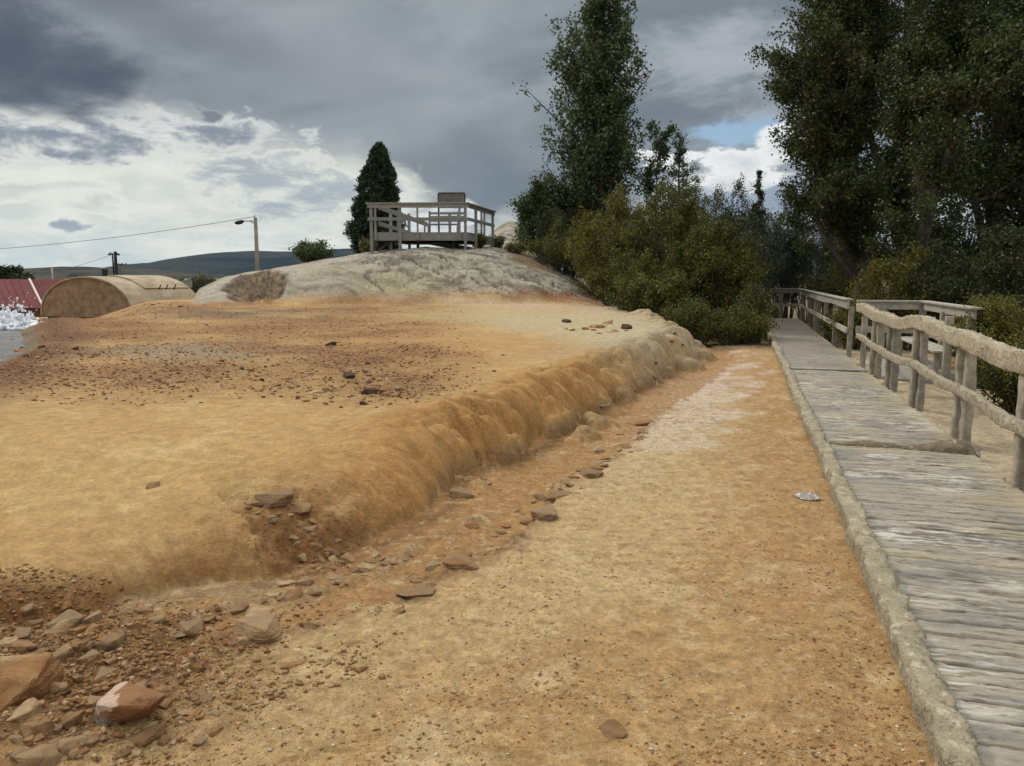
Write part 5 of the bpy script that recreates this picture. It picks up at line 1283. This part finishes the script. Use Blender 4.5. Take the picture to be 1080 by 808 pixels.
big = [
 (8, 745, 92, 'rust', 0, 'large crumbly orange brown block cut by the left edge of the picture'),
 (14, 703, 52, 'pale', 1, 'pale angular block on top of the rubble at the left edge'),
 (52, 668, 48, 'pale', 2, 'pale flattish block at the top left of the rubble bank'),
 (72, 768, 34, 'tan', 0, 'tan upright rock just left of the big capped boulder'),
 (40, 806, 50, 'grey', 0, 'dark grey lump at the bottom edge, lower left corner'),
 (36, 774, 42, 'tan', 1, 'tan rock between the orange block and the big capped boulder'),
 (80, 686, 28, 'tan', 1, 'smooth tan rock in the upper middle of the rubble bank'),
 (92, 696, 22, 'grey', 1, 'small grey brown rock right beside the smooth tan one in the rubble'),
 (47, 722, 30, 'grey', 'slab', 'greenish grey angular slab standing in the rubble'),
 (100, 752, 22, 'pale', 1, 'pale pointed stone touching the top left of the big capped boulder'),
 (57, 786, 18, 'grey', 1, 'small grey stone at the lower left of the big capped boulder'),
 (152, 778, 44, 'tan', 2, 'low tan rock half buried right beneath the big capped boulder'),
 (76, 786, 28, 'tan', 2, 'flat tan stone below the big capped boulder'),
 (211, 738, 28, 'grey', 'slab', 'dark greenish flat stone right of the big capped boulder'),
 (256, 678, 18, 'pale', 0, 'small whitish stone in front of the rosy slab'),
 (272, 672, 66, 'grey', 2, 'long rounded rosy grey slab lying in the channel'),
 (233, 674, 24, 'rust', 1, 'orange stone at the left end of the rosy slab'),
 (244, 682, 14, 'tan', 1, 'little tan stone between the orange and the whitish one'),
 (191, 668, 46, 'grey', 'slab', 'flat grey ledge of rock where the bank meets the channel'),
 (163, 656, 20, 'pale', 1, 'pale stone at the upper end of the flat grey ledge'),
 (150, 643, 22, 'pale', 2, 'pale crumbly stone at the lower edge of the terrace lip'),
 (307, 702, 26, 'rust', 'slab', 'rust coloured flat flake right of the rosy slab'),
 (187, 714, 11, 'pale', 1, 'small pale chip above the dark greenish flat stone'),
 (320, 616, 20, 'grey', 1, 'rounded grey stone below the ragged notch'),
 (288, 529, 44, 'grey', 2, 'flat pinkish rock on the terrace at the top of the ragged notch'),
 (318, 538, 26, 'tan', 1, 'brown rock right of the flat pinkish one at the notch'),
 (266, 532, 24, 'tan', 'slab', 'thin tan flake left of the flat pinkish rock'),
 (331, 552, 16, 'rust', 1, 'small rusty stone at the upper right of the notch'),
 (331, 577, 18, 'tan', 1, 'squarish tan stone halfway down the notch'),
 (322, 588, 20, 'pale', 1, 'pale stone low on the left side of the notch'),
 (348, 584, 18, 'grey', 1, 'grey stone low on the right side of the notch'),
 (387, 600, 38, 'pale', 'slab', 'pale flat slab at the foot of the notch'),
 (370, 592, 24, 'tan', 2, 'tan stone behind the pale flat slab'),
 (394, 588, 22, 'pale', 1, 'cream stone right of the pale flat slab'),
 (437, 627, 46, 'grey', 'slab', 'dark flat crust plate on the right bank of the channel'),
 (488, 597, 58, 'tan', 'slab', 'long thin tan crust ridge on the right bank of the channel'),
 (454, 600, 22, 'grey', 2, 'low grey lump left of the long thin crust ridge'),
 (571, 527, 20, 'grey', 1, 'dark rounded stone in the middle cluster of the channel bank'),
 (590, 521, 30, 'grey', 'slab', 'grey brown plate right of the dark rounded stone'),
 (576, 545, 42, 'grey', 2, 'large flat grey rock, lowest of the channel bank cluster'),
 (556, 552, 26, 'tan', 'slab', 'tan plate left of the large flat grey rock'),
 (531, 555, 20, 'rust', 'slab', 'reddish thin flake in the channel'),
 (498, 557, 17, 'rust', 1, 'orange stone lying alone in the channel'),
 (623, 502, 32, 'grey', 2, 'lumpy grey rock where the pale crust begins'),
 (606, 504, 16, 'tan', 'slab', 'small tan flake left of the lumpy grey rock'),
 (674, 448, 32, 'tan', 2, 'brown dome of rock on the pale pinkish crust'),
 (488, 524, 30, 'grey', 2, 'grey crusty knob at the inner corner of the terrace lip'),
 (510, 512, 20, 'grey', 'slab', 'grey ledge beside the crusty knob'),
 (160, 514, 18, 'tan', 2, 'single brownish stone on the smooth near part of the terrace'),
 (368, 399, 22, 'dark', 1, 'dark brown rock in the middle of the terrace'),
 (392, 416, 26, 'dark', 2, 'darkest lump in the row of stones on the terrace'),
 (423, 412, 16, 'grey', 1, 'right end stone of the row on the terrace'),
 (407, 418, 15, 'tan', 1, 'tan stone between the darkest lump and the right end stone'),
 (330, 415, 18, 'pale', 'slab', 'flat pale stone in the row on the terrace'),
 (348, 365, 14, 'dark', 1, 'small black rock alone on the middle of the terrace'),
 (383, 427, 9, 'dark', 0, 'tiny dark cube like stone in front of the row on the terrace'),
 (352, 413, 9, 'grey', 1, 'small grey stone between the flat pale one and the darkest lump of the row'),
 (632, 346, 15, 'rust', 2, 'reddish slab in the debris near the far terrace edge'),
 (650, 350, 15, 'rust', 'slab', 'thin plate at the right end of the far terrace debris'),
 (603, 349, 9, 'rust', 1, 'rough stone left of the far terrace debris'),
 (641, 342, 16, 'tan', 2, 'tan plate at the back of the far terrace debris'),
 (618, 348, 10, 'rust', 1, 'small red brown stone between the far debris and its left neighbour'),
 (648, 776, 38, 'tan', 'slab', 'flat brown rock barely showing in the path at the bottom edge'),
 (12, 361, 17, 'dark', 2, 'dark wet rock nearest the middle of the pool'),
 (43, 367, 10, 'dark', 1, 'dark rock at the right rim of the pool'),
 (20, 372, 17, 'rust', 2, 'reddish wet rock in the shallow of the pool'),
 (27, 376, 9, 'dark', 1, 'small dark rock by the near rim of the pool'),
 (166, 327, 10, 'pale', 1, 'pale block right of the arched hut'), (176, 322, 9, 'pale', 1, 'whitish round stone on the rubble beside the hut'),
 (190, 324, 9, 'tan', 1, 'tan block under the notice board'),
]
for t_ in big:
    u, v, w_, m_, s_, lb = t_
    nm = 'stone_slab' if s_ == 'slab' else 'rock'
    rock(u, v, w_, m_, s_, lb, name=nm)
def scatter(n, fn, wr, mats, label, group, seed, shapes=(0, 1, 2, 'slab'), name='stone'):
    g = random.Random(seed); k = 0
    while k < n:
        u, v = fn(g); s_ = g.choice(shapes)
        rock(u, v, g.uniform(*wr)*(1 if g.random() < .8 else 1.5), g.choice(mats), s_, label, group, name=name); k += 1
scatter(110, lambda g: (min(abs(g.gauss(0, 95)), 250), g.uniform(640, 805)), (7, 26), ('tan', 'tan', 'rust', 'pale', 'grey'), 'small angular stone among the rubble at the lower left', 'loose stones in the rubble bank', 1)
scatter(30, lambda g: (lambda t: (262+t*100+g.gauss(0, 12), 528+t*70+g.gauss(0, 8)))(g.random()), (5, 13), ('tan', 'pale', 'grey', 'rust'), 'small stone spilled down the ragged notch of the terrace', 'stones in the notch', 2)
scatter(75, lambda g: (lambda t: (400+t*285+g.gauss(0, 9), 652-t*200+g.gauss(0, 5)))(g.random()**.9), (5, 16), ('tan', 'tan', 'grey', 'pale'), 'broken crust fragment along the right bank of the channel', 'crust fragments along the channel', 3, ('slab', 'slab', 2), 'crust_fragment')
scatter(40, lambda g: (lambda t: (165+t*260+g.gauss(0, 10), 668-t*78+g.gauss(0, 5)))(g.random()), (7, 24), ('grey', 'tan', 'pale'), 'broken crust fragment of the low ledge below the near terrace lip', 'crust fragments below the near lip', 33, ('slab', 'slab', 2), 'crust_fragment')
scatter(20, lambda g: (g.uniform(300, 432), g.gauss(413, 6)), (3, 9), ('grey', 'tan', 'dark'), 'small dark stone in the row across the terrace', 'stones of the row on the terrace', 4)
scatter(28, lambda g: (g.uniform(10, 420), g.uniform(345, 408)), (3, 7.5), ('tan', 'rust', 'pale', 'dark'), 'small stone on the brown gravelly part of the terrace', 'stones on the gravelly terrace', 5)
scatter(14, lambda g: (g.uniform(592, 662), g.gauss(347, 2.5)), (3, 10), ('rust', 'dark', 'tan'), 'small reddish fragment of the debris near the far terrace edge', 'far debris fragments', 6, ('slab', 1, 2))
scatter(12, lambda g: (g.uniform(148, 200), g.gauss(323, 3)), (3, 7), ('pale', 'tan', 'grey'), 'small pale stone heaped beside the arched hut', 'stones beside the hut', 7)
scatter(18, lambda g: (g.uniform(-5, 55), g.uniform(350, 392)), (3, 7), ('dark', 'grey', 'grey'), 'small wet dark stone standing out of the shallow pool', 'stones in the pool', 8)
scatter(16, lambda g: (lambda t: (478+t*225+g.gauss(0, 3), 519-t*128+g.gauss(0, 3)))(g.random()), (4, 9), ('grey', 'pale', 'grey'), 'small grey crust knob at the foot of the terrace lip', 'crust knobs under the lip', 9, (1, 2, 'slab'))
scatter(12, lambda g: (g.uniform(655, 800), g.gauss(360, 7)), (5, 13), ('rust', 'dark', 'grey', 'tan'), 'brown rock in the shade below the willows', 'rocks under the willows', 10)

# ------------------------------------------------------------------ loose gravel (uncountable)
def gravel(name, n, fn, sr, cols, seed, label):
    g = np.random.RandomState(seed); x, y = fn(g, n)
    z = H(x, y); n = len(x)
    base = np.array([(1, 0, 0), (-1, 0, 0), (0, 1, 0), (0, -1, 0), (0, 0, 1), (0, 0, -1), (.62, .62, .45), (-.6, .6, .5), (.6, -.6, .5), (-.62, -.6, .4)], float)
    bm = bmesh.new(); [bm.verts.new(b_) for b_ in base]; bmesh.ops.convex_hull(bm, input=bm.verts); bm.verts.ensure_lookup_table()
    bv = np.array([v.co[:] for v in bm.verts]); bf = [[v.index for v in f.verts] for f in bm.faces]; bmesh.ops.triangulate(bm, faces=bm.faces); bm.verts.index_update(); bf = np.array([[v.index for v in f.verts] for f in bm.faces]); bm.free()
    s = sr[0]*(sr[1]/sr[0])**(g.uniform(size=n)**2.2); ph = g.uniform(0, 6.28, n)
    jit = g.uniform(.65, 1.25, (n, len(bv), 1)); P_ = bv[None]*jit
    P_ = P_*np.stack([s, s*g.uniform(.5, .95, n), s*g.uniform(.3, .7, n)], 1)[:, None]
    cx, sx = np.cos(ph)[:, None], np.sin(ph)[:, None]
    X_ = P_[..., 0]*cx-P_[..., 1]*sx+x[:, None]; Y_ = P_[..., 0]*sx+P_[..., 1]*cx+y[:, None]; Z_ = P_[..., 2]+(z+s*.12)[:, None]
    V = np.stack([X_, Y_, Z_], -1).reshape(-1, 3); Fc = (bf[None]+(np.arange(n)*len(bv))[:, None, None]).reshape(-1, 3)
    m, b = newmat(name+'_stone'); r = island(); c = cmix(smo(r, .2, .5), cols[0], cols[1]); c = cmix(smo(r, .55, .8), c, cols[2]); c = cmix(smo(r, .9, .93), c, cols[3]); setin(b, 'Base Color', c)
    o_ = link(name, mesh_np(name, V, Fc), m); tag(o_, label, 'gravel', kind='stuff')
def inpoly_px(g, n, u0, u1, v0, v1, keep=None, z=.05):
    u = g.uniform(u0, u1, n*3); v = g.uniform(v0, v1, n*3)
    a, b_ = (u-540)/F, (404-v)/F; dy = cp+b_*sp; dz_ = -sp+b_*cp; t = (z-CZ)/dz_; x, y = a*t, dy*t
    m_ = np.ones(len(x), bool) if keep is None else keep(x, y, u, v)
    return x[m_][:n], y[m_][:n]
offw = lambda x, y: wl(x, y)[0] < -.17
gravel('path_gravel', 12000, lambda g, n: inpoly_px(g, n, 200, 1000, 380, 830, lambda x, y, u, v: offw(x, y) & (sdist(x, y, footc)[0] < -.05) & (fbm(x*1.2, y*1.2, 3, 801)+.35*sst(-1.2, -.2, wl(x, y)[0]) > g.uniform(-.25, .75, len(x)))), (.0022, .011), (lin(150, 106, 62), lin(176, 140, 96), lin(120, 84, 52), lin(200, 184, 156)), 1, 'fine loose gravel and grit strewn over the orange path')
gravel('rubble_gravel', 14000, lambda g, n: inpoly_px(g, n, -60, 480, 615, 830, lambda x, y, u, v: np.hypot((x+2.1)/1.3, (y-3.2)/1.0)+.7*fbm(x*2.5, y*2.5, 4, 803) < g.uniform(.35, 1.05, len(x)), .1), (.002, .020), (lin(134, 98, 60), lin(150, 114, 74), lin(116, 80, 50), lin(172, 146, 112)), 2, 'coarse broken gravel of the rubble bank at the lower left')
gravel('terrace_gravel', 16000, lambda g, n: inpoly_px(g, n, 0, 560, 322, 425, lambda x, y, u, v: (gravelzone(x, y) > g.uniform(.05, .8, len(x))) & (sdist(x, y, waterline)[0] < -.2), .55), (.004, .034), (lin(126, 90, 60), lin(156, 118, 82), lin(104, 74, 52), lin(182, 158, 128)), 3, 'brown gravel covering the middle of the terrace')
# ------------------------------------------------------------------ pool and bubbling geyser
M_wat, b = newmat('shallow_water'); co = texco('Object'); b.inputs['Roughness'].default_value = .4; b.inputs['Specular IOR Level'].default_value = .3
n_ = noise(vmul(co, (1, 1, 1)), 7, 5, .65, .4); n2 = noise(co, 1.3, 4, .6); setin(b, 'Base Color', cmix(smo(n2+(n_-.5)*.6, .35, .65), lin(52, 48, 44), lin(92, 90, 86))); setin(b, 'Normal', bump(n_+noise(co, 22, 3)*.4, .9, .12))
ys_ = np.linspace(3.6, 19.5, 70); ts = np.linspace(0, 1, 60); YY, TT = np.meshgrid(ys_, ts, indexing='ij')
xr = np.interp(YY, waterline[:, 1], waterline[:, 0])+.8; XX = xr-TT*10
def zwater(y): return .37+.0205*np.clip(np.hypot(np.interp(y, waterline[:, 1], waterline[:, 0]), y)-6, 0, 22)-.115
ZZ = zwater(YY)+.01*fbm(XX*3, YY*3, 3, 901)
a = np.arange(69)[:, None]*60+np.arange(59)[None]
tag(link('pool_water', mesh_np('pool_water', np.stack([XX, YY, ZZ], -1).reshape(-1, 3), np.stack([a, a+1, a+61, a+60], -1).reshape(-1, 4), True), M_wat), kind='structure')
# froth patches and the jets
M_foam, b = newmat('white_water'); b.inputs['Roughness'].default_value = .55; b.inputs['Specular IOR Level'].default_value = .5; co = texco('Object')
setin(b, 'Base Color', cmix(smo(noise(co, 7, 4, .7), .3, .7), (.80, .84, .88), (.93, .94, .95))); b.inputs['Subsurface Weight'].default_value = .0
setin(b, 'Normal', bump(noise(co, 14, 4, .7), .6, .05))
YG_ = 17.6; gp = at(18, 342, YG_); zg = float(zwater(YG_))
gey = empty('geyser', (gp[0], YG_, zg), label='low bubbling geyser of white water splashing in the pool beside the arched hut', cat='geyser')
g = np.random.RandomState(8); kpx = YG_/F
def jetmesh(name, env, n, seed, r0, r1):
    """frothing water: many lumps of different size grown together"""
    g = np.random.RandomState(seed); bm = bmesh.new()
    for k in range(n):
        dx = g.uniform(env[0][0], env[-1][0]); top = np.interp(dx, [e[0] for e in env], [e[1] for e in env]); h_ = top*g.uniform(0, 1)**.8
        r = g.uniform(r0, r1)*(1.15-.75*h_/30)
        bmesh.ops.create_icosphere(bm, subdivisions=2, radius=r*kpx, matrix=Matrix.Translation((dx*kpx, g.normal()*.22, max(h_-r*.6, 0)*kpx)) @ Matrix.Diagonal((g.uniform(.7, 1.1), 1, g.uniform(.9, 1.8), 1)))
    me = bpy.data.meshes.new(name); bm.to_mesh(me); bm.free(); return me
def fuse(o_, vox):
    m_ = o_.modifiers.new('fuse', 'REMESH'); m_.mode = 'VOXEL'; m_.voxel_size = vox; m_.use_smooth_shade = True
    t_ = bpy.data.textures.new('ripple', 'CLOUDS'); t_.noise_scale = .09; d_ = o_.modifiers.new('ripple', 'DISPLACE'); d_.texture = t_; d_.strength = .05; d_.mid_level = .5
    return o_
fuse(link('water_jets', jetmesh('water_jets', [(-32, 8), (-26, 18), (-18, 26), (-12, 33), (-7, 24), (-1, 32), (4, 27), (9, 18), (14, 12), (22, 4)], 260, 3, .9, 3.0), M_foam, gey), .018)
fuse(link('froth', jetmesh('froth', [(-38, 3), (-10, 5), (12, 4), (28, 1.5)], 70, 5, 2.0, 4.5), M_foam, gey), .03)
mbd = bmesh.new()
for k in range(120):
    dx = g.normal()*13; hh = abs(g.normal())*14+4; 
    if hh > 30*math.exp(-(dx/18)**2)+8: hh = g.uniform(2, 12)
    bmesh.ops.create_icosphere(mbd, subdivisions=1, radius=g.uniform(.005, .014), matrix=Matrix.Translation((dx*kpx, g.normal()*.25, hh*kpx)) @ Matrix.Diagonal((1, 1, g.uniform(1, 2.2), 1)))
me = bpy.data.meshes.new('spray'); mbd.to_mesh(me); mbd.free(); me.shade_smooth(); tag(link('spray', me, M_foam, gey), kind='stuff')
# ------------------------------------------------------------------ crumpled clear wrapper by the kerb
q = hit(851, 526); g = np.random.RandomState(4); nn = 26; s_ = np.linspace(-1, 1, nn); A_, B_ = np.meshgrid(s_, s_, indexing='ij')
zc_ = .05*np.abs(pn(A_*2.4, B_*2.4, 950))*1.6+.04*np.abs(pn(A_*6, B_*6, 951)); rr = np.hypot(A_, B_)
zc_ = zc_*(1.1-rr*.6)+.012; V = np.stack([(A_+.15*pn(A_*2, B_*2, 952))*.085*(1-.25*np.abs(B_)), (B_+.2*pn(A_*2, B_*2, 953))*.085, zc_*.7], -1).reshape(-1, 3)
a = np.arange(nn-1)[:, None]*nn+np.arange(nn-1)[None]
M_pl, b = newmat('clear_plastic'); setin(b, 'Base Color', (.66, .60, .52)); b.inputs['Roughness'].default_value = .3; b.inputs['Transmission Weight'].default_value = .6; b.inputs['Specular IOR Level'].default_value = .6
o_ = link('plastic_wrapper', mesh_np('plastic_wrapper', V, np.stack([a, a+1, a+nn+1, a+nn], -1).reshape(-1, 4)), M_pl, None, (q[0], q[1], q[2])); o_.rotation_euler = (0, 0, .4)
sd = o_.modifiers.new('thickness', 'SOLIDIFY'); sd.thickness = .001
tag(o_, 'crumpled clear plastic wrapper lying on the orange gravel left of the kerb', 'litter')
print('objects', len(bpy.data.objects))
